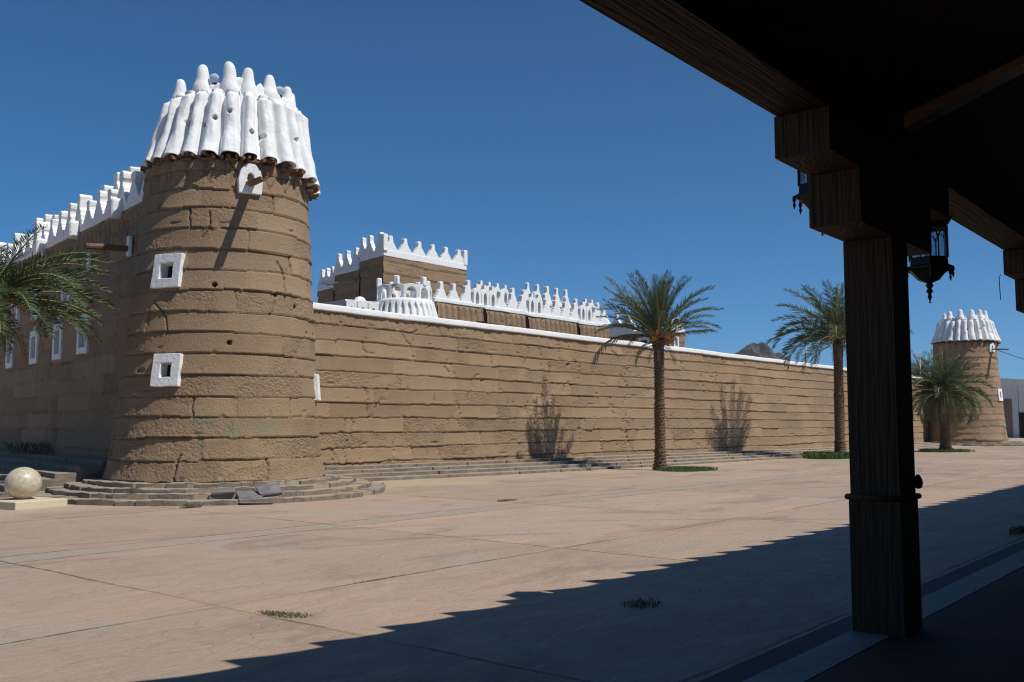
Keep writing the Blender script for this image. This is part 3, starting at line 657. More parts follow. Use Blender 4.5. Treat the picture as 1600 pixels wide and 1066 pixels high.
# ------------------------------------------------------------------ left (shaded) palace wing
A2 = R(79.5); U2 = Vector((math.cos(A2), math.sin(A2), 0)); N2 = Vector((-math.sin(A2), math.cos(A2), 0)); Q2 = Vector((11.9, 22.0, 0))
lb = empty('palace_wing', (0, 0, 0), 'tall shaded mud palace wing with white parapet behind the left palm', 'building')
S0, S1 = -2.6, 24.0
pa, pb = Q2+U2*S1, Q2+U2*S0
WL = [(2.4, 3.88, .86, 1.02), (4.68, 3.83, .82, 1.0), (7.12, 3.82, .82, .98), (4.06, 5.06, .75, .85), (7.17, 5.06, .75, .85), (9.55, 5.05, .8, .9), (10.0, 3.82, .8, .98), (13, 3.82, .8, .98)]
hl = [(S1-s, z, w_-.28, h_-.24, .5) for s, z, w_, h_ in WL]
mud_face(lb, pa, pb, 0, 6.72, 31, .045, ribs=(5.85, 6.64, .34), holes=hl, h=.46, batter=.10)
rz2 = A2-math.pi                       # local +x from far to near, local -y outward
def LW(s, z, off=0): p = Q2+U2*s+N2*off; return Matrix.Translation((p.x, p.y, z)) @ Matrix.Rotation(rz2, 4, 'Z')
for s, z, w_, h_ in WL: window_frame(lb, LW(s, z, .06), w_, h_, .12, .17, pin=True)
core_prism(lb, [tuple((Q2+U2*S1-N2*.6)[:2]), tuple((Q2+U2*(S0+.2)-N2*.6)[:2]), tuple((Q2+U2*(S0+.2)-N2*1.0)[:2]), tuple((Q2+U2*.2-N2*3)[:2]), tuple((Q2+U2*S1-N2*3)[:2])], 0, 6.9)
band(lb, pa, pb, 6.71, 6.86, .30)
for i in range(30):
    s = -1.75+i*.86
    if s < S1: p = Q2+U2*s-N2*.13; merlon(lb, p.x, p.y, 6.80, rz2, .82, .62+.42*random.random(), .34, random.uniform(.17, .26))
# taller block set back behind, with its own parapet
for (sa, sb, zb_, zt) in ((.2, 4.6, 6.6, 7.45), (7.2, 11.6, 6.6, 7.45)):
    p0, p1 = Q2+U2*sb-N2*.75, Q2+U2*sa-N2*.75
    core_prism(lb, [tuple(p0[:2]), tuple(p1[:2]), tuple((p1-N2*3)[:2]), tuple((p0-N2*3)[:2])], zb_, zt, name='set_back_block')
    band(lb, p0, p1, zt, zt+.18, .3)
    n = int((sb-sa)/1.05)
    for i in range(n): p = Q2+U2*(sa+.5+i*1.05)-N2*.87; merlon(lb, p.x, p.y, zt+.12, rz2, .85, .55+.4*random.random(), .30, .22)
for s in (-.1, 3.3, 6.6):              # rounded white drain boxes hanging on the parapet
    bm = bmesh.new(); bbox(bm, -.10, -.30, -.28, .10, 0, .22, LW(s, 6.80)); o = bmo('drain_box', bm, WHITE, lb); bevel(o, .08, 3)
for s in (-.9, 2.15, 5.3):
    bm = bmesh.new(); bbox(bm, -.10, -.04, -.22, .10, .04, .26, LW(s, 5.72, .08)); f = bmo('spout_surround', bm, WHITE, lb); bevel(f, .015)
    if s > 0: continue
    M = LW(s, 5.68); tipz = -.05
    bm = bmesh.new(); tube(bm, [M @ Vector((0, .1, 0)), M @ Vector((0, -.6, -.02)), M @ Vector((0, -1.05, -.05))], [.07, .075, .065], 8); bmo('water_spout', bm, POLE, lb)
ls = empty('stone_steps', (0, 0, 0), 'dark shaded stone steps below the left palace wing', 'steps', 'stone steps round the palace walls')
for k in range(6):
    bm = bmesh.new(); s = -1.0; o1 = 3.0*(1-k/6)+.05; o0 = -.05; zt = .12*(k+1)
    while s < 20:
        ln = rng.uniform(.6, 1.3)
        pts = [Q2+U2*(s+.006)+N2*o1, Q2+U2*(s+.006)+N2*o0, Q2+U2*(s+ln-.006)+N2*o0, Q2+U2*(s+ln-.006)+N2*o1]
        stone(bm, [(p.x, p.y) for p in pts], -.01, zt, rng, .01); s += ln
    s_ = bmo('step', bm, STONE, ls); bevel(s_, .01, 1)

# ------------------------------------------------------------------ keep
A3 = R(77); U3 = Vector((math.cos(A3), math.sin(A3), 0)); N3 = Vector((-math.sin(A3), math.cos(A3), 0)); K0 = Vector((28.12, 30, 0))
kp = empty('mud_keep', (0, 0, 0), 'square mud keep with pointed white battlements above the rampart', 'building')
mud_face(kp, K0, (33.45, 30), 3.5, 8.74, 41, .05, h=.50)
mud_face(kp, K0+U3*2.02, K0, 3.5, 8.72, 42, .05, h=.50)
mud_face(kp, K0+U3*4.35+N3*.04, K0+U3*2.02+N3*.04, 3.5, 8.37, 43, .05, h=.50)
mud_face(kp, K0+U3*6.0+N3*.08, K0+U3*4.35+N3*.08, 3.5, 7.82, 44, .05, h=.50)
def PT(v): return (v[0], v[1])
core_prism(kp, [PT(K0+Vector((.1, .1, 0))), (33.4, 30.1), (33.4, 35.5), PT(K0+U3*2.0+Vector((.1, 0, 0)))], 3.4, 8.70)
core_prism(kp, [PT(K0+U3*2.0-N3*.1), PT(K0+U3*2.0-N3*4), PT(K0+U3*4.33-N3*4), PT(K0+U3*4.33-N3*.05)], 3.4, 8.33)
core_prism(kp, [PT(K0+U3*4.33-N3*.1), PT(K0+U3*4.33-N3*4), PT(K0+U3*5.98-N3*4), PT(K0+U3*5.98-N3*.05)], 3.4, 7.78)
band(kp, K0, (33.45, 30), 8.74, 9.02, .22); band(kp, K0+U3*2.02, K0+U3*.02, 8.72, 9.0, .22)
band(kp, K0+U3*4.35+N3*.04, K0+U3*2.06+N3*.04, 8.37, 8.62, .22); band(kp, K0+U3*6.0+N3*.08, K0+U3*4.4+N3*.08, 7.82, 8.1, .22)
for i in range(6): merlon(kp, 28.12+.45+i*.875, 30.08, 8.95, 0, .9, .72, .18)
for s, zz in ((.35, 8.95), (1.25, 8.95), (1.9, 8.95), (2.5, 8.58), (3.35, 8.58), (4.15, 8.55), (4.75, 8.02), (5.3, 8.02), (5.8, 8.02)):
    p = K0+U3*s-N3*.08; merlon(kp, p.x, p.y, zz, A3-math.pi, .85, .85, .2)
bm = bmesh.new(); bbox(bm, -.12, -.12, 0, .14, .14, .75, T(28.2, 30.06, 8.95)); o = bmo('corner_post', bm, WHITE, kp); bevel(o, .05, 3)
bm = bmesh.new(); bbox(bm, -.12, -.12, 0, .14, .14, .75, T(33.35, 30.06, 8.95)); o = bmo('corner_post', bm, WHITE, kp); bevel(o, .05, 3)
bm = bmesh.new(); tube(bm, [K0+U3*2.3+Vector((0, 0, 7.9)), K0+U3*2.3+N3*.1+Vector((0, 0, 7.9)), K0+U3*3.9+N3*.7+Vector((0, 0, 7.86))], .05, 6); bmo('water_spout', bm, STALK, kp)

# ------------------------------------------------------------------ middle wing with rows of merlons
mw = empty('courtyard_wing', (0, 0, 0), 'long ribbed mud wing crowned by rows of small white merlons', 'building')
SEG = [(25.15, 27.70), (27.92, 30.32), (30.54, 33.9), (34.14, 36.4)]
for i, (a, b) in enumerate(SEG):
    zt = 5.97-.03*i
    mud_face(mw, (a, 24.0), (b, 24.0), 3.5, zt, 51+i, .035, ribs=(4.0, zt-.10, .33), h=.62)
    core_prism(mw, [(a, 24.04), (b, 24.04), (b, 27), (a, 27)], 3.4, zt-.02)
    band(mw, (a-.1, 24), (b+.1, 24), zt, zt+.14, .22)
core_prism(mw, [(25.3, 24.25), (36.3, 24.25), (36.3, 27), (25.3, 27)], 3.4, 5.8)
bm = bmesh.new(); bbox(bm, 0, 0, 0, .2, 3, 2.5, T(25.12, 24.0, 3.4)); bmo('end_wall', bm, MUD, mw)
x = 25.45; i = 0
while x < 36.3:
    if i in (3, 4, 5, 9, 10, 15, 16): arch_merlon(mw, x-.06, 24.1, 6.02, 0, .44, .86, .16); x += .46
    else: merlon(mw, x, 24.1, 6.02, 0, .70, .74, .16); x += .68
    i += 1
# rows behind, higher
core_prism(mw, [(29.9, 27.1), (40.6, 27.1), (40.6, 31), (29.9, 31)], 3.4, 6.68, name='rear_block')
band(mw, (29.9, 27.1), (40.6, 27.1), 6.68, 6.86, .24)
x = 30.4
while x < 40.4:
    if random.random() < .35: arch_merlon(mw, x, 27.2, 6.78, 0, .5, .95, .18); x += .55
    else: merlon(mw, x, 27.2, 6.78, 0, .8, .88, .18); x += .82
core_prism(mw, [(36.4, 28.9), (40.4, 28.9), (40.4, 31), (36.4, 31)], 6.2, 7.45, name='roof_block')
band(mw, (36.4, 28.9), (40.4, 28.9), 7.45, 7.62, .24)
for i in range(5): merlon(mw, 36.8+i*.8, 29.0, 7.55, 0, .74, .9, .18)

# ------------------------------------------------------------------ white turret in front of the keep
tr = empty('white_turret', (24.0, 24.5, .12), 'white fluted round turret with arched openings in front of the keep', 'turret')
th = np.linspace(0, 2*math.pi, 360, endpoint=False); rows = []
for i in range(30):
    u = i/29; zz = 4.3+1.44*u; base = 1.40-.42*u
    ph = th*30/(2*math.pi); xx = np.abs(ph-np.floor(ph)-.5)*2
    ar = np.clip((xx-.45)*9, 0, 1); top = np.clip((u-.80-.10*(1-xx/.45))*20, 0, 1) if True else 0
    rows.append(np.stack([(base+.085*np.maximum(ar, top))*np.cos(th), (base+.085*np.maximum(ar, top))*np.sin(th), zz+0*th], -1))
rows.append(np.stack([1.0*np.cos(th), 1.0*np.sin(th), 5.80+0*th], -1)); rows.append(np.stack([.2*np.cos(th), .2*np.sin(th), 5.78+0*th], -1))
grid('fluted_drum', np.stack(rows), True, WHITE, tr)
n = 11
for i in range(n):
    az = 2*math.pi*i/n+.2; M = Matrix.Rotation(az+R(90), 4, 'Z') @ Matrix.Translation((0, -.90, 5.75))
    w_ = 2*.90*math.tan(math.pi/n)+.02; 
    out = [(-w_/2, 0), (w_/2, 0), (w_/2, .52), (.3*w_, .54), (.12*w_, .56), (0, .565), (-.12*w_, .56), (-.3*w_, .54), (-w_/2, .52)]
    inn = [(-w_*.33, .05), (w_*.33, .05), (w_*.33, .26), (w_*.28, .36), (.14*w_, .43), (0, .45), (-.14*w_, .43), (-w_*.28, .36), (-w_*.33, .26)]
    bm = bmesh.new(); ringplate(bm, out, inn, .11, M); bmesh.ops.recalc_face_normals(bm, faces=bm.faces[:]); o = bmo('arch_panel', bm, WHITE, tr); bevel(o, .015)
    if i % 2 == 0:
        bm = bmesh.new(); bbox(bm, -.10, -.09, .50, .10, .09, .84, M); o = bmo('finial', bm, WHITE, tr); bevel(o, .05, 3)
# low white outbuilding to its left
ob = empty('white_outbuilding', (0, 0, 0), 'small white arcaded rooftop structure left of the white turret', 'building')
core_prism(ob, [(21.6, 24.9), (23.0, 24.6), (23.0, 27.0), (21.9, 27.0)], 3.8, 5.78, WHITE, 'wall')
for i in range(3):
    M = T(21.75+i*.42, 24.80-i*.09, 4.9, -.2)
    out = [(-.2, 0), (.2, 0), (.2, .82), (.1, .86), (0, .87), (-.1, .86), (-.2, .82)]; inn = [(-.1, .05), (.1, .05), (.1, .5), (.06, .6), (0, .64), (-.06, .6), (-.1, .5)]
    bm = bmesh.new(); ringplate(bm, out, inn, .14, M); bmesh.ops.recalc_face_normals(bm, faces=bm.faces[:]); bmo('arch_panel', bm, WHITE, ob)
bm = bmesh.new(); lathe(bm, ((.24, 0), (.23, .10), (.15, .22), (.05, .26)), 16, (22.7, 25.4, 5.76)); bmo('dome', bm, WHITE, ob, True)

# ------------------------------------------------------------------ building behind the first palm
rb = empty('gate_building', (0, 0, 0), 'mud building with small white framed windows behind the nearest palm', 'building')
C0 = Vector((45.36, 26, 0))
mud_face(rb, C0, (47.1, 26), 3, 6.5, 61, .07, holes=[(.62, 5.93, .25, .4, .4)])
mud_face(rb, C0+U3*6.5, C0, 3, 6.5, 62, .07, holes=[(6.5-1.83, 6.02, .3, .3, .4)])
core_prism(rb, [(45.95, 26.6), (47.0, 26.6), (47.0, 32), PT(C0+U3*6.4-N3*.6)], 2.9, 6.45)
window_frame(rb, T(45.98, 25.94, 5.93), .55, .70, .1, .14); p = C0+U3*1.83+N3*.04
window_frame(rb, T(p.x, p.y, 6.0, A3-math.pi), .85, .6, .1, .16)
band(rb, C0+U3*6.5+N3*.02, C0+U3*2.6+N3*.02, 6.5, 7.15, .25)
band(rb, C0+U3*2.6, C0, 6.5, 6.72, .25); band(rb, C0, (47.1, 26), 6.5, 6.72, .25)
for i in range(2): merlon(rb, 45.8+i*.85, 26.1, 6.65, 0, .8, .7, .2)
for s in (5.9, 5.0, 4.1, 3.2): p = C0+U3*s-N3*.1; merlon(rb, p.x, p.y, 7.1, A3-math.pi, .8, .7, .2)

# ------------------------------------------------------------------ palms
def frond(V, F, base, az, e0, L, droop, twist, side_bend, rng, dens=70, wl=.17, SV=None, SF=None, flatten=.55, t0=.16):
    """leaf made of a curved stalk and two ranks of folded leaflets"""
    n = 14; p = np.array(base, float); e = e0; a = az; pts = [p.copy()]; dirs = []
    for i in range(n):
        t = (i+.5)/n; ee = e0-droop*t**1.45; aa = az+side_bend*t
        d = np.array([math.cos(aa)*math.cos(ee), math.sin(aa)*math.cos(ee), math.sin(ee)]); dirs.append(d); p = p+d*L/n; pts.append(p.copy())
    pts = np.array(pts); dirs.append(dirs[-1]); dirs = np.array(dirs)
    def at(t):
        u = min(t*n, n-1e-6); i = int(u); f = u-i; return pts[i]*(1-f)+pts[i+1]*f, dirs[i]*(1-f)+dirs[i+1]*f
    # stalk: tapered three-sided
    b0 = len(SV)
    for i in range(n+1):
        d = dirs[i]; sd_ = np.cross(d, (0, 0, 1)); sd_ /= np.linalg.norm(sd_)+1e-9; up = np.cross(sd_, d); r = .035*(1-i/n)**.8*(L/2.4)+.004
        SV += [tuple(pts[i]+sd_*r), tuple(pts[i]-sd_*r), tuple(pts[i]+up*r*.8)]
    for i in range(n):
        q = b0+3*i
        for x_, y_ in ((0, 1), (1, 2), (2, 0)): SF.append((q+x_, q+y_, q+3+y_, q+3+x_))
    for k in range(dens):
        t = t0+(1-t0)*(k+rng.random()*.9)/dens; P0, d = at(t); d = d/np.linalg.norm(d)
        sd_ = np.cross(d, (0, 0, 1)); sd_ /= np.linalg.norm(sd_)+1e-9; up = np.cross(sd_, d)
        prof = math.sin(math.pi*min(1, .18+.80*((t-t0)/(1-t0))**.75))**.6
        ll = L*wl*(.35+.75*prof)*rng.uniform(.70, 1.15); fw = .55+.5*t+rng.uniform(-.22, .22)
        for sg in (-1, 1):
            vdir = sg*sd_*math.cos(flatten)+up*math.sin(flatten+rng.uniform(-.6, .45)+twist)
            dr = d*fw+vdir*.95; dr /= np.linalg.norm(dr); tip = P0+dr*ll-np.array([0, 0, .16*ll*rng.random()])
            wv = np.cross(dr, d); wv = wv/(np.linalg.norm(wv)+1e-9); wv2 = np.cross(dr, wv)
            wd = .0115*L/2.4; m_ = P0+dr*ll*.45
            b = len(V); V += [tuple(P0), tuple(m_+wv2*wd+wv*wd*.5), tuple(tip), tuple(m_-wv2*wd+wv*wd*.5)]; F += [(b, b+1, b+2), (b, b+2, b+3)]
def palm(name, loc, th_, rtr, L, nfr, label, seed, lean=(0, 0), extra=(), fruit=True, dens=50, elow=8, etop=86, dr0=30, dr1=80, dry=8, skip_trunk=False, wl=.17, e_pow=.8):
    rng = random.Random(seed); t = empty(name, loc, label, 'palm tree', 'date palms on the plaza')
    # trunk with leaf-base scales
    nz = int(th_/.035); na = 40; z = np.linspace(-.05, th_, nz); a = np.linspace(0, 2*math.pi, na, endpoint=False); A, Z = np.meshgrid(a, z)
    row = Z/.105; sc = (A/(2*math.pi)*9+.5*(np.floor(row) % 2)); f = row-np.floor(row); g = np.abs(sc-np.floor(sc)-.5)*2
    bumpd = .060*(f**1.3)*(1-g**2)+.02*(vn(sc*2, row, seed)-.5)
    rad = rtr*(1.0-.18*np.clip(Z/th_, 0, 1)+.45*np.exp(-Z/.22)+.22*np.exp(-((Z-th_)/.35)**2))+bumpd
    lx = lean[0]*(Z/th_)**1.5; ly = lean[1]*(Z/th_)**1.5
    grid('trunk', np.stack([rad*np.cos(A)+lx, rad*np.sin(A)+ly, Z], -1), True, BARK, t, smooth=False)
    bm = bmesh.new()
    for i in range(70):                 # cut leaf boots below the crown
        az = rng.uniform(0, 6.283); zz = th_-rng.uniform(0, .65); r0 = rtr*.9
        M = Matrix.Translation((lean[0], lean[1], zz)) @ Matrix.Rotation(az, 4, 'Z') @ Matrix.Rotation(-R(rng.uniform(48, 72)), 4, 'Y')
        bbox(bm, r0*.2, -.045, -.02, r0*.2+rng.uniform(.22, .36), .045, .02, M)
    bmo('leaf_bases', bm, BARK, t)
    V, F, SV, SF = [], [], [], []; top = (lean[0], lean[1], th_)
    for i in range(nfr):
        u = (i+.5)/nfr; az = i*2.39996+rng.uniform(-.25, .25)
        e0 = R(etop-(etop-elow)*u**e_pow)+rng.uniform(-.08, .08)
        ln = L*(.72+.36*math.sin(math.pi*min(1, .25+.6*u)))*rng.uniform(.88, 1.06)
        dr = R(dr0+dr1*u+rng.uniform(-12, 14))
        b = (top[0]+math.cos(az)*.08*u, top[1]+math.sin(az)*.08*u, th_+.05+.20*(1-u))
        frond(V, F, b, az, e0, ln, dr, rng.uniform(-.1, .1), rng.uniform(-.2, .2), rng, dens, wl, SV, SF)
    for (az, e0, ln, dr) in extra:
        frond(V, F, (top[0], top[1], th_+.05), az, e0, ln, dr, 0, 0, rng, dens, wl, SV, SF)
    mesh('crown', V, F, LEAF, t); mesh('leaf_stalks', SV, SF, STALK, t)
    V, F, SV, SF = [], [], [], []
    for i in range(dry):
        az = rng.uniform(0, 6.283); frond(V, F, (top[0], top[1], th_-.1), az, R(rng.uniform(-20, 10)), L*rng.uniform(.35, .6), R(rng.uniform(60, 75)), 0, .1, rng, 30, .16, SV, SF, .8, .3)
    if V: mesh('dry_fronds', V+SV, F+[tuple(len(V)+i for i in f) for f in SF], LEAFD, t)
    if fruit:
        for i in range(7):
            bm = bmesh.new(); az = rng.uniform(0, 6.283); b = Vector((top[0], top[1], th_+.12)); d = Vector((math.cos(az), math.sin(az), 0))
            tube(bm, [b, b+d*.28+Vector((0, 0, .22)), b+d*.46+Vector((0, 0, .08))], .014, 4)
            c = b+d*.50+Vector((0, 0, -.05))
            for k in range(26):
                p = c+Vector((rng.gauss(0, .06), rng.gauss(0, .06), rng.gauss(0, .10))); bmesh.ops.create_icosphere(bm, subdivisions=1, radius=.024, matrix=Matrix.Translation(p))
            bmo('date_bunch', bm, FRUIT, t)
    return t
CR = R(39.14)-R(90)        # azimuth of "to the right" as seen from the plaza side
palm('date_palm', (28.24, 16.58, 0), 4.35, .165, 2.2, 46, 'nearest date palm, standing alone in front of the rampart, one dead frond hanging left', 101, (0, 0),
     extra=[(CR+R(180), R(48), 2.2, R(38)), (CR+.3, R(45), 2.3, R(40)), (CR+2.8, R(28), 2.1, R(35)), (R(95), R(54), 3.0, R(14)), (R(78), R(50), 2.6, R(16)), (R(112), R(50), 2.6, R(14)), (R(64), R(50), 2.3, R(10)), (R(128), R(42), 2.3, R(16))], wl=.15, e_pow=1.0, elow=24, dr0=14, dr1=42, dens=54)
palm('date_palm', (42.87, 15.92, 0), 5.15, .21, 3.1, 46, 'date palm half hidden behind the dark timber pillar', 102, (0.1, 0), extra=[(CR+R(180), R(50), 3.3, R(115)), (CR+R(170), R(40), 3.3, R(110)), (CR-R(15), R(35), 3.3, R(70)), (CR+R(190), R(20), 3.0, R(85))], etop=74)
palm('date_palm', (55.8, 14.9, 0), 3.0, .26, 2.45, 74, 'short bushy date palm right of the pillar, in front of the distant tower', 103, (-.1, 0), wl=.19, elow=-14, dr1=95, dens=54)
palm('date_palm', (8.51, 20.93, 0), 4.02, .24, 2.4, 54, 'date palm at the left edge, fronds spreading over the shaded palace wing', 104, (0, 0), extra=[(CR+.1, R(35), 2.5, R(70)), (CR+.4, R(22), 2.5, R(55)), (CR-.4, R(28), 2.5, R(58)), (CR, R(45), 2.6, R(72)), (CR-.1, R(8), 2.4, R(38)), (CR+R(200), R(-20), 1.6, R(40))], dens=60, wl=.15, etop=50, elow=-2, dr0=40, dr1=26)
palm('date_palm', (104.5, 30, 0), 5.9, .24, 3.0, 44, 'distant date palm beyond the rampart, seen between pillar and far tower', 105, dens=40, dry=4, fruit=False)

# the hanging dead frond and a dead one sticking out to the right
rng = random.Random(55)
def dead_frond(base, az, e0, L, dr, label):
    V, F, SV, SF = [], [], [], []; frond(V, F, (0, 0, 0), az, e0, L, dr, 0, .15, rng, 60, .155, SV, SF, -.35, .22)
    return V+SV, F+[tuple(len(V)+i for i in f) for f in SF]
p1 = [x for x in col.objects if x.name == 'date_palm'][0]
v, f = dead_frond(0, CR+R(182), R(22), 2.75, R(100), ''); o = mesh('dead_frond', v, f, LEAFD, p1); o.location = (0, 0, 4.33); tag(o, 'dead brown frond hanging down to the left')
v, f = dead_frond(0, CR+R(8), R(20), 2.0, R(22), ''); o = mesh('dead_frond', v, f, LEAFD, p1); o.location = (0, 0, 4.38); tag(o, 'brown frond sticking out to the right')

# grass rings at the palms
def blades(bm, cx, cy, rx, ry, n, h, rng, hole=.0, rot=0):
    for i in range(n):
        a = rng.uniform(0, 6.283); r = math.sqrt(rng.uniform(hole, 1))*rng.uniform(.8, 1.12)*(1+.12*math.sin(3*a+cx)); ex, ey = r*rx*math.cos(a), r*ry*math.sin(a)
        x, y = cx+ex*math.cos(rot)-ey*math.sin(rot), cy+ex*math.sin(rot)+ey*math.cos(rot)
        hh = h*rng.uniform(.5, 1.2); d = rng.uniform(0, 6.283); w_ = .006+.01*rng.random(); lx, ly = math.cos(d)*hh*.5, math.sin(d)*hh*.5
        vs = [bm.verts.new(p) for p in ((x-ly/hh*w_, y+lx/hh*w_, -.005), (x+ly/hh*w_, y-lx/hh*w_, -.005), (x+lx*.6, y+ly*.6, hh*.75), (x+lx*1.2, y+ly*1.2, hh))]
        bm.faces.new((vs[0], vs[1], vs[2])); bm.faces.new((vs[1], vs[3], vs[2]))
def grasspatch(cx, cy, rx, ry, n, h, mat, label, rot=0, name='grass', soil=True):
    bm = bmesh.new(); blades(bm, cx, cy, rx, ry, n, h, rng, 0, rot)
    o = bmo(name, bm, mat); tag(o, label, 'grass', None, 'stuff'); return o
grasspatch(28.75, 16.0, 1.05, .95, 7000, .10, GRASS, 'round patch of short green grass at the foot of the nearest palm')
grasspatch(42.4, 16.3, 1.3, 1.1, 3500, .26, GRASS, 'tall green grass round the foot of the palm beside the pillar')
grasspatch(55.8, 15.0, 1.5, 1.3, 2600, .15, GRASS, 'patch of rough grass round the foot of the short bushy palm')
grasspatch(5.13, 6.62, .26, .10, 520, .02, DRYGRASS, 'small weed tuft in the paving joint in the foreground', R(-75), 'weeds')
grasspatch(7.40, 4.55, .24, .16, 150, .035, DRYGRASS, 'small dark weed tuft in the shade of the portico roof', 0, 'weeds')
grasspatch(15.75, 3.22, .55, .12, 260, .07, DRYGRASS, 'dark weeds along the paving at the right edge', 0, 'weeds')
grasspatch(15.3, 12.6, .30, .12, 300, .03, DRYGRASS, 'small weed patch in the middle of the plaza', 0, 'weeds')
grasspatch(6.9, 7.35, .42, .022, 260, .012, DRYGRASS, 'thin line of moss along the paving joint', 0, 'weeds')
grasspatch(10.35, 16.2, .22, .10, 300, .06, DRYGRASS, 'little green weeds at the foot of the tower steps', 0, 'weeds')
p = Q2+U2*6+N2*.4
grasspatch(p.x, p.y, .3, 1.6, 160, .32, DRYGRASS, 'dry weeds growing at the foot of the shaded palace wing', R(-10.5), 'weeds').location.z = .70

# ------------------------------------------------------------------ stone ball bollard
sb = empty('ball_bollard', (8.44, 18.78, 0), 'cream stone ball resting on a square slab left of the tower steps', 'bollard')
bm = bmesh.new(); bbox(bm, -.53, -.53, -.01, .53, .53, .145); o = bmo('base_slab', bm, SLAB, sb); bevel(o, .015, 2); o.rotation_euler = (0, 0, R(9))
bm = bmesh.new(); bmesh.ops.create_uvsphere(bm, u_segments=48, v_segments=32, radius=.325)
for v in bm.verts: v.co.z *= .94
o = bmo('ball', bm, BALL, sb, True); o.location = (.0, .1, .145+.30)
bm = bmesh.new(); lathe(bm, ((.12, .140), (.13, .165)), 24, (0, .1, 0)); bmo('foot', bm, SLAB, sb)

# ------------------------------------------------------------------ timber portico
pt = empty('timber_portico', (7.7, 2.53, 0), 'dark timber portico with square pillar and deep beam in the foreground', 'portico')
def PB(name, x0, y0, z0, x1, y1, z1, mat, parent=pt, bv=.006, sub=None):
    bm = bmesh.new(); bbox(bm, x0-7.7, y0-2.53, z0, x1-7.7, y1-2.53, z1); o = bmo(name, bm, mat, parent); bevel(o, bv, 2); return o
YA, YB = 2.34, 2.72
for xc in (-6.4, .35, 7.7, 14.5, 21.3, 28.1, 34.9):
    pl = PB('pillar', xc-.19, YA, 1.02, xc+.19, YB, 3.03, WOODZ)
    PB('plinth', xc-.205, YA-.012, 0, xc+.205, YB+.012, 1.01, WOODZ, pl, .012)
    for zz, rr in ((1.025, .022),):
        bm = bmesh.new(); a, b = .215, .205
        tube(bm, [(xc-7.7-a, -b, zz), (xc-7.7+a, -b, zz)], rr, 10); tube(bm, [(xc-7.7+a, -b, zz), (xc-7.7+a, b, zz)], rr, 10)
        tube(bm, [(xc-7.7+a, b, zz), (xc-7.7-a, b, zz)], rr, 10); tube(bm, [(xc-7.7-a, b, zz), (xc-7.7-a, -b, zz)], rr, 10)
        bmo('moulding', bm, WOODZ, pl, True)
    PB('corbel', xc-.86, YA-.004, 3.034, xc+.86, YB+.004, 3.43, WOODZ)
    PB('corbel', xc-1.44, YA-.008, 3.434, xc+1.44, YB+.008, 3.736, WOODZ)
# knob on the right of the near pillar
bm = bmesh.new(); lathe(bm, ((.01, -.05), (.03, -.04), (.038, 0), (.03, .03), (.012, .06)), 12, (.22, -.20, 1.13)); bmo('knob', bm, WOODZ, pt, True)
x = -18.0
while x < 40:
    PB('beam', x, YA, 3.74, x+6.79, YB, 3.94, WOODX); x += 6.8
# roof slopes: boards below, clay tiles on top
SL = .31
def rz_(Y): return 4.085+(2.34-Y)*SL
def slab(name, y0, y1, zf, th_, mat, x0=-18, x1=40):
    bm = bmesh.new(); vs = []
    for z_ in (0, th_):
        for (X, Y) in ((x0, y0), (x1, y0), (x1, y1), (x0, y1)): vs.append(bm.verts.new((X-7.7, Y-2.53, zf(Y)+z_)))
    for f in ((3,2,1,0),(4,5,6,7),(0,1,5,4),(1,2,6,5),(2,3,7,6),(3,0,4,7)): bm.faces.new([vs[i] for i in f])
    return bmo(name, bm, mat, pt)
slab('ceiling', -1.6, 2.70, rz_, .05, CEIL)
slab('ceiling', -6.0, -1.603, lambda Y: rz_(-1.6)-(-1.6-Y)*SL, .05, CEIL)
bm = bmesh.new()
for k, X in enumerate(np.arange(-18, 40, .70)):
    # broad overlapping clay pantiles, each skewed and curling up at its leading edge
    y1, y2 = 2.87+random.uniform(-.04, .03), 2.64+random.uniform(-.06, .05)
    ys_ = ((-1.6, -1.6), (.6, .6), (y1, y2))
    pr = [(0, .09), (.12, .075), (.30, .02), (.5, .01), (.69, .03)]; rows_ = []
    for Ya, Yb in ys_:
        rows_.append([[bm.verts.new((X-7.7+dx, Ya+(Yb-Ya)*(dx/.7)**.8-2.53, rz_(Ya+(Yb-Ya)*dx/.7)+.055+dz+o_)) for dx, dz in pr] for o_ in (0, .03)])
    for A_, B_ in zip(rows_[:-1], rows_[1:]):
        for i in range(4):
            bm.faces.new((A_[0][i], B_[0][i], B_[0][i+1], A_[0][i+1])); bm.faces.new((A_[1][i], A_[1][i+1], B_[1][i+1], B_[1][i]))
    E_ = rows_[-1]
    for i in range(4): bm.faces.new((E_[0][i], E_[1][i], E_[1][i+1], E_[0][i+1]))
bmo('roof_tiles', bm, TILE, pt)
PB('back_wall', -18, -6.2, 0, 40, -6.0, 4.0, WOODZ)
# rafters: one per pillar, slightly bowed
for xc in (-6.4, .35, 7.7, 14.5, 21.3, 28.1):
    bm = bmesh.new(); n = 12; ys = np.linspace(2.33, -1.55, n)
    rows_ = []
    for Y in ys:
        u = (2.33-Y)/3.88; zb_ = rz_(Y)-.115-.05*math.sin(math.pi*u*.5)+.10*math.sin(math.pi*u); rows_.append([bm.verts.new((xc-7.42+dx, Y-2.53, z_)) for dx, z_ in ((-.09, zb_), (.09, zb_), (.09, rz_(Y)-.002), (-.09, rz_(Y)-.002))])
    for a, b in zip(rows_[:-1], rows_[1:]):
        for i in range(4): bm.faces.new((a[i], a[(i+1)%4], b[(i+1)%4], b[i]))
    bmesh.ops.recalc_face_normals(bm, faces=bm.faces[:]); bmo('rafter', bm, WOODY, pt)

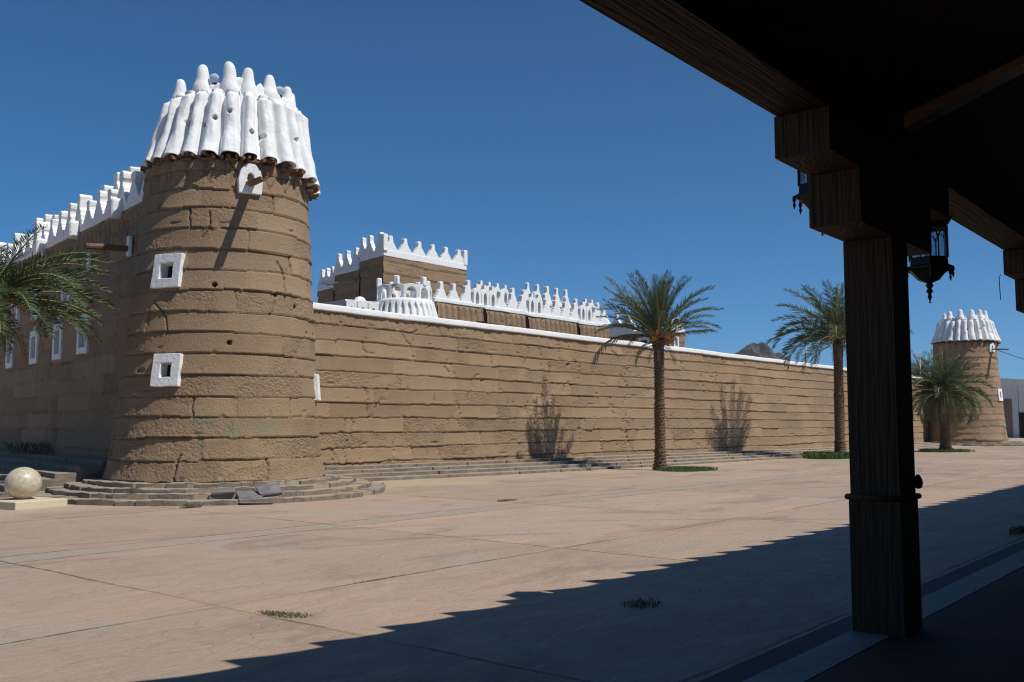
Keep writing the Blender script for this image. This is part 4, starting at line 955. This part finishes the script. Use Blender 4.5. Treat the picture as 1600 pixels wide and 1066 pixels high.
# ------------------------------------------------------------------ hexagonal lanterns
glass = NT('frosted_lantern_glass'); glass.b.inputs['Base Color'].default_value = (.75, .8, .85, 1); glass.b.inputs['Roughness'].default_value = .25
glass.b.inputs['Transmission Weight'].default_value = .85; glass.b.inputs['IOR'].default_value = 1.05; GLASS = glass.m
def lantern(loc, top, label, rz):
    """origin at the lower rim"""
    t = empty('hanging_lantern', loc, label, 'lantern', 'black iron lanterns under the portico', rz)
    bm = bmesh.new(); r = .165; t.scale = (1.1, 1.1, 1.05); hx = [(r*math.cos(R(60*i)), r*math.sin(R(60*i))) for i in range(6)]
    def hexring(prof):
        rings = [[bm.verts.new((q*math.cos(R(60*i)), q*math.sin(R(60*i)), z)) for i in range(6)] for q, z in prof]
        for a, b in zip(rings[:-1], rings[1:]):
            for i in range(6): bm.faces.new((a[i], a[(i+1)%6], b[(i+1)%6], b[i]))
        bm.faces.new(rings[0][::-1]); bm.faces.new(rings[-1])
    hexring([(.03, -.12), (.10, -.09), (.15, -.03), (.20, 0), (.20, .015), (.17, .03), (.165, .10)])        # bowl and rim
    bmo('bowl', bm, BLACKIRON, t); bm = bmesh.new()
    hexring([(.165, .36), (.17, .40), (.205, .42), (.205, .435), (.13, .50), (.06, .53), (.02, .56)])       # roof
    bmo('roof_cap', bm, BLACKIRON, t)
    bm = bmesh.new()
    for x, y in hx: tube(bm, [(x, y, .09), (x, y, .37)], .011, 6)
    for i in range(6):
        a = Vector((*hx[i], 0)); b = Vector((*hx[(i+1)%6], 0)); m_ = (a+b)/2
        tube(bm, [m_+Vector((0, 0, .09)), m_+Vector((0, 0, .30))], .006, 5)
        for q0, q1 in ((a, m_), (m_, b)):
            c = (q0+q1)/2; tube(bm, [q0*.9+c*.1+Vector((0, 0, .27)), q0*.6+c*.4+Vector((0, 0, .315)), c+Vector((0, 0, .34)), q1*.6+c*.4+Vector((0, 0, .315)), q1*.9+c*.1+Vector((0, 0, .27))], .006, 5)
    bmo('tracery', bm, BLACKIRON, t)
    for i in range(6):
        a, b = Vector((*hx[i], .10)), Vector((*hx[(i+1)%6], .10)); up = Vector((0, 0, .26))
        bm = bmesh.new(); i_ = [p*.96 for p in (a, b)]; q = [Vector((p.x, p.y, z)) for p, z in ((i_[0], .10), (i_[1], .10), (i_[1], .36), (i_[0], .36))]
        nrm = Vector(((a.x+b.x)/2, (a.y+b.y)/2, 0)).normalized()*.003
        v0 = [bm.verts.new(p) for p in q]; v1 = [bm.verts.new(p-nrm) for p in q]
        bm.faces.new(v0); bm.faces.new(v1[::-1])
        for k in range(4): bm.faces.new((v0[k], v1[k], v1[(k+1)%4], v0[(k+1)%4]))
        bmo('glass_pane', bm, GLASS, t)
    bm = bmesh.new(); lathe(bm, ((.012, -.30), (.004, -.285), (.018, -.25), (.012, -.22), (.030, -.20), (.016, -.17), (.034, -.145), (.02, -.12), (.05, -.10)), 12); bmo('finial', bm, BLACKIRON, t, True)
    for i in range(6):
        x, y = .205*math.cos(R(60*i)), .205*math.sin(R(60*i))
        bm = bmesh.new(); lathe(bm, ((.003, -.095), (.012, -.06), (.006, -.045), (.016, -.02), (.008, 0.01)), 8, (x, y, 0)); bmo('corner_drop', bm, BLACKIRON, t, True)
        bm = bmesh.new(); tube(bm, [(x*.9, y*.9, .43), (x*1.05, y*1.05, .45), (x*1.04, y*1.04, .475)], .007, 5); bmo('corner_scroll', bm, BLACKIRON, t)
    bm = bmesh.new(); tube(bm, [(0, 0, .54), (0, 0, (top-loc[2])/1.05-.002)], .012, 6); bmo('hanging_rod', bm, BLACKIRON, t)
    return t
lantern((9.40, 2.60, 3.03), 3.74, 'black hexagonal lantern hanging right of the near pillar', R(20))
L2 = lantern((7.62, 2.925, 3.44), 4.0, 'black hexagonal lantern partly hidden behind the stepped corbel', R(10))

# ------------------------------------------------------------------ far things on the right
wb = empty('white_building', (110, 22, 0), 'plain pale modern building at the far right with a dark doorway', 'building')
bm = bmesh.new(); bbox(bm, 0, -9.0, 0, 12, 1.55, 4.85)
bmo('wall', bm, GREYWALL, wb)
bm = bmesh.new(); bbox(bm, .2, 1.554, 0, 12, 5.0, 4.45); bmo('side_wall', bm, GREYWALL, wb)
bm = bmesh.new(); bbox(bm, -.12, .75, 0, 0.03, 1.9, 4.0); bmo('gate_leaf', bm, GATE, wb)
bm = bmesh.new(); bbox(bm, -.14, -.9, 0, -.003, .12, 2.6); bmo('doorway', bm, DARK, wb)  # solid near-black block, the doorway's inner shade put into its colour
bm = bmesh.new()
for y in (-1.9, .1, -4): bbox(bm, -.02, y, 0, -.002, y+.05, 5.2)
bmo('panel_joint', bm, GATE, wb)
bm = bmesh.new(); bbox(bm, -.5, 2.0, 0, -.1, 2.9, 1.5); o = bmo('blue_bin', bm, BLUE); bevel(o, .08); o.location = (104, 20.6, 0); tag(o, 'small blue metal bin beside the far tower foot', 'bin')
def street_lamp(loc, h, rz, label):
    t = empty('street_lamp', loc, label, 'street lamp', 'street lamps beyond the rampart', rz)
    bm = bmesh.new(); tube(bm, [(0, 0, 0), (0, 0, h*.6), (0, 0, h)], [.10, .075, .055], 10); bmo('post', bm, GALV, t, True)
    bm = bmesh.new(); tube(bm, [(0, 0, h), (.15, 0, h+.22), (.55, 0, h+.32), (1.0, 0, h+.28)], .035, 8); bmo('arm', bm, GALV, t, True)
    bm = bmesh.new(); bbox(bm, .9, -.12, h+.20, 1.5, .12, h+.30); o = bmo('lamp_head', bm, GALV, t); bevel(o, .04)
    bm = bmesh.new(); bbox(bm, 1.0, -.09, h+.185, 1.42, .09, h+.199); bmo('lens', bm, WHITE, t)
street_lamp((69.0, 28, 0), 8.6, CR+math.pi, 'grey street lamp behind the rampart near the mountain')
street_lamp((97.1, 28, 0), 8.0, CR+math.pi, 'distant street lamp standing beside the far palm')
bm = bmesh.new(); a = Vector((74.9, 16.3, 6.75)); b = Vector((108, 9, 7.0)); pts = []
for i in range(17): u = i/16; pts.append(a.lerp(b, u)-Vector((0, 0, 1.2*4*u*(1-u))))
tube(bm, pts, .022, 5); o = bmo('overhead_cable', bm, BLACKIRON); tag(o, 'thin sagging cable strung from the distant tower', 'cable')
bm = bmesh.new(); tube(bm, [(13.05, 2.76, 3.44), (13.05, 2.78, 3.40), (13.03, 2.77, 3.12)], .006, 4); o = bmo('loose_wire', bm, BLACKIRON, pt); o.location = (-7.7, -2.53, 0)

# ------------------------------------------------------------------ hills
def hill(name, cx, cy, along, length, depth, height, seed, label, peak=.5, nx=220, ny=60, sharp=1.6):
    u = np.linspace(0, 1, nx); v = np.linspace(0, 1, ny); Uu, Vv = np.meshgrid(u, v)
    env = np.where(Uu < peak, Uu/peak, (1-Uu)/(1-peak))**.9*np.clip(np.sin(math.pi*Vv), 0, 1)**.8
    nn = fbm(Uu*7+seed, Vv*3, seed, 6); rg = 1-np.abs(fbm(Uu*14, Vv*6, seed+3, 5))*3.2
    Z = height*env*(.90+.22*nn+.10*rg)
    dx, dy = math.cos(along), math.sin(along)
    X = cx+(Uu-.5)*length*dx-(Vv-.5)*depth*dy; Y = cy+(Uu-.5)*length*dy+(Vv-.5)*depth*dx
    o = grid(name, np.stack([X, Y, Z-1], -1), False, ROCK, None, smooth=False); tag(o, label, None, None, 'structure'); return o
hill('mountain', 845, 395, R(-45), 215, 190, 82, 5, 'dark rocky mountain rising over the rampart', .52)
hill('hills', 2900, 620, R(-70), 2600, 900, 128, 9, 'blue distant hills on the right horizon', .5)
hill('hills', 2300, 900, R(-60), 1500, 500, 60, 12, 'low hazy ridge far behind the plaza', .5)

# ------------------------------------------------------------------ air
bm = bmesh.new(); bbox(bm, -3000, -3000, -2.0, 4500, 4000, 300)
hz = NT('desert_haze'); hz.t.nodes.remove(hz.b); pv = hz.n('VolumePrincipled')
pv.inputs['Color'].default_value = (.74, .80, .88, 1); pv.inputs['Density'].default_value = .00014; pv.inputs['Anisotropy'].default_value = .2
hz.t.links.new(pv.outputs[0], hz.out.inputs['Volume'])
o = bmo('haze', bm, hz.m); tag(o, kind='stuff')
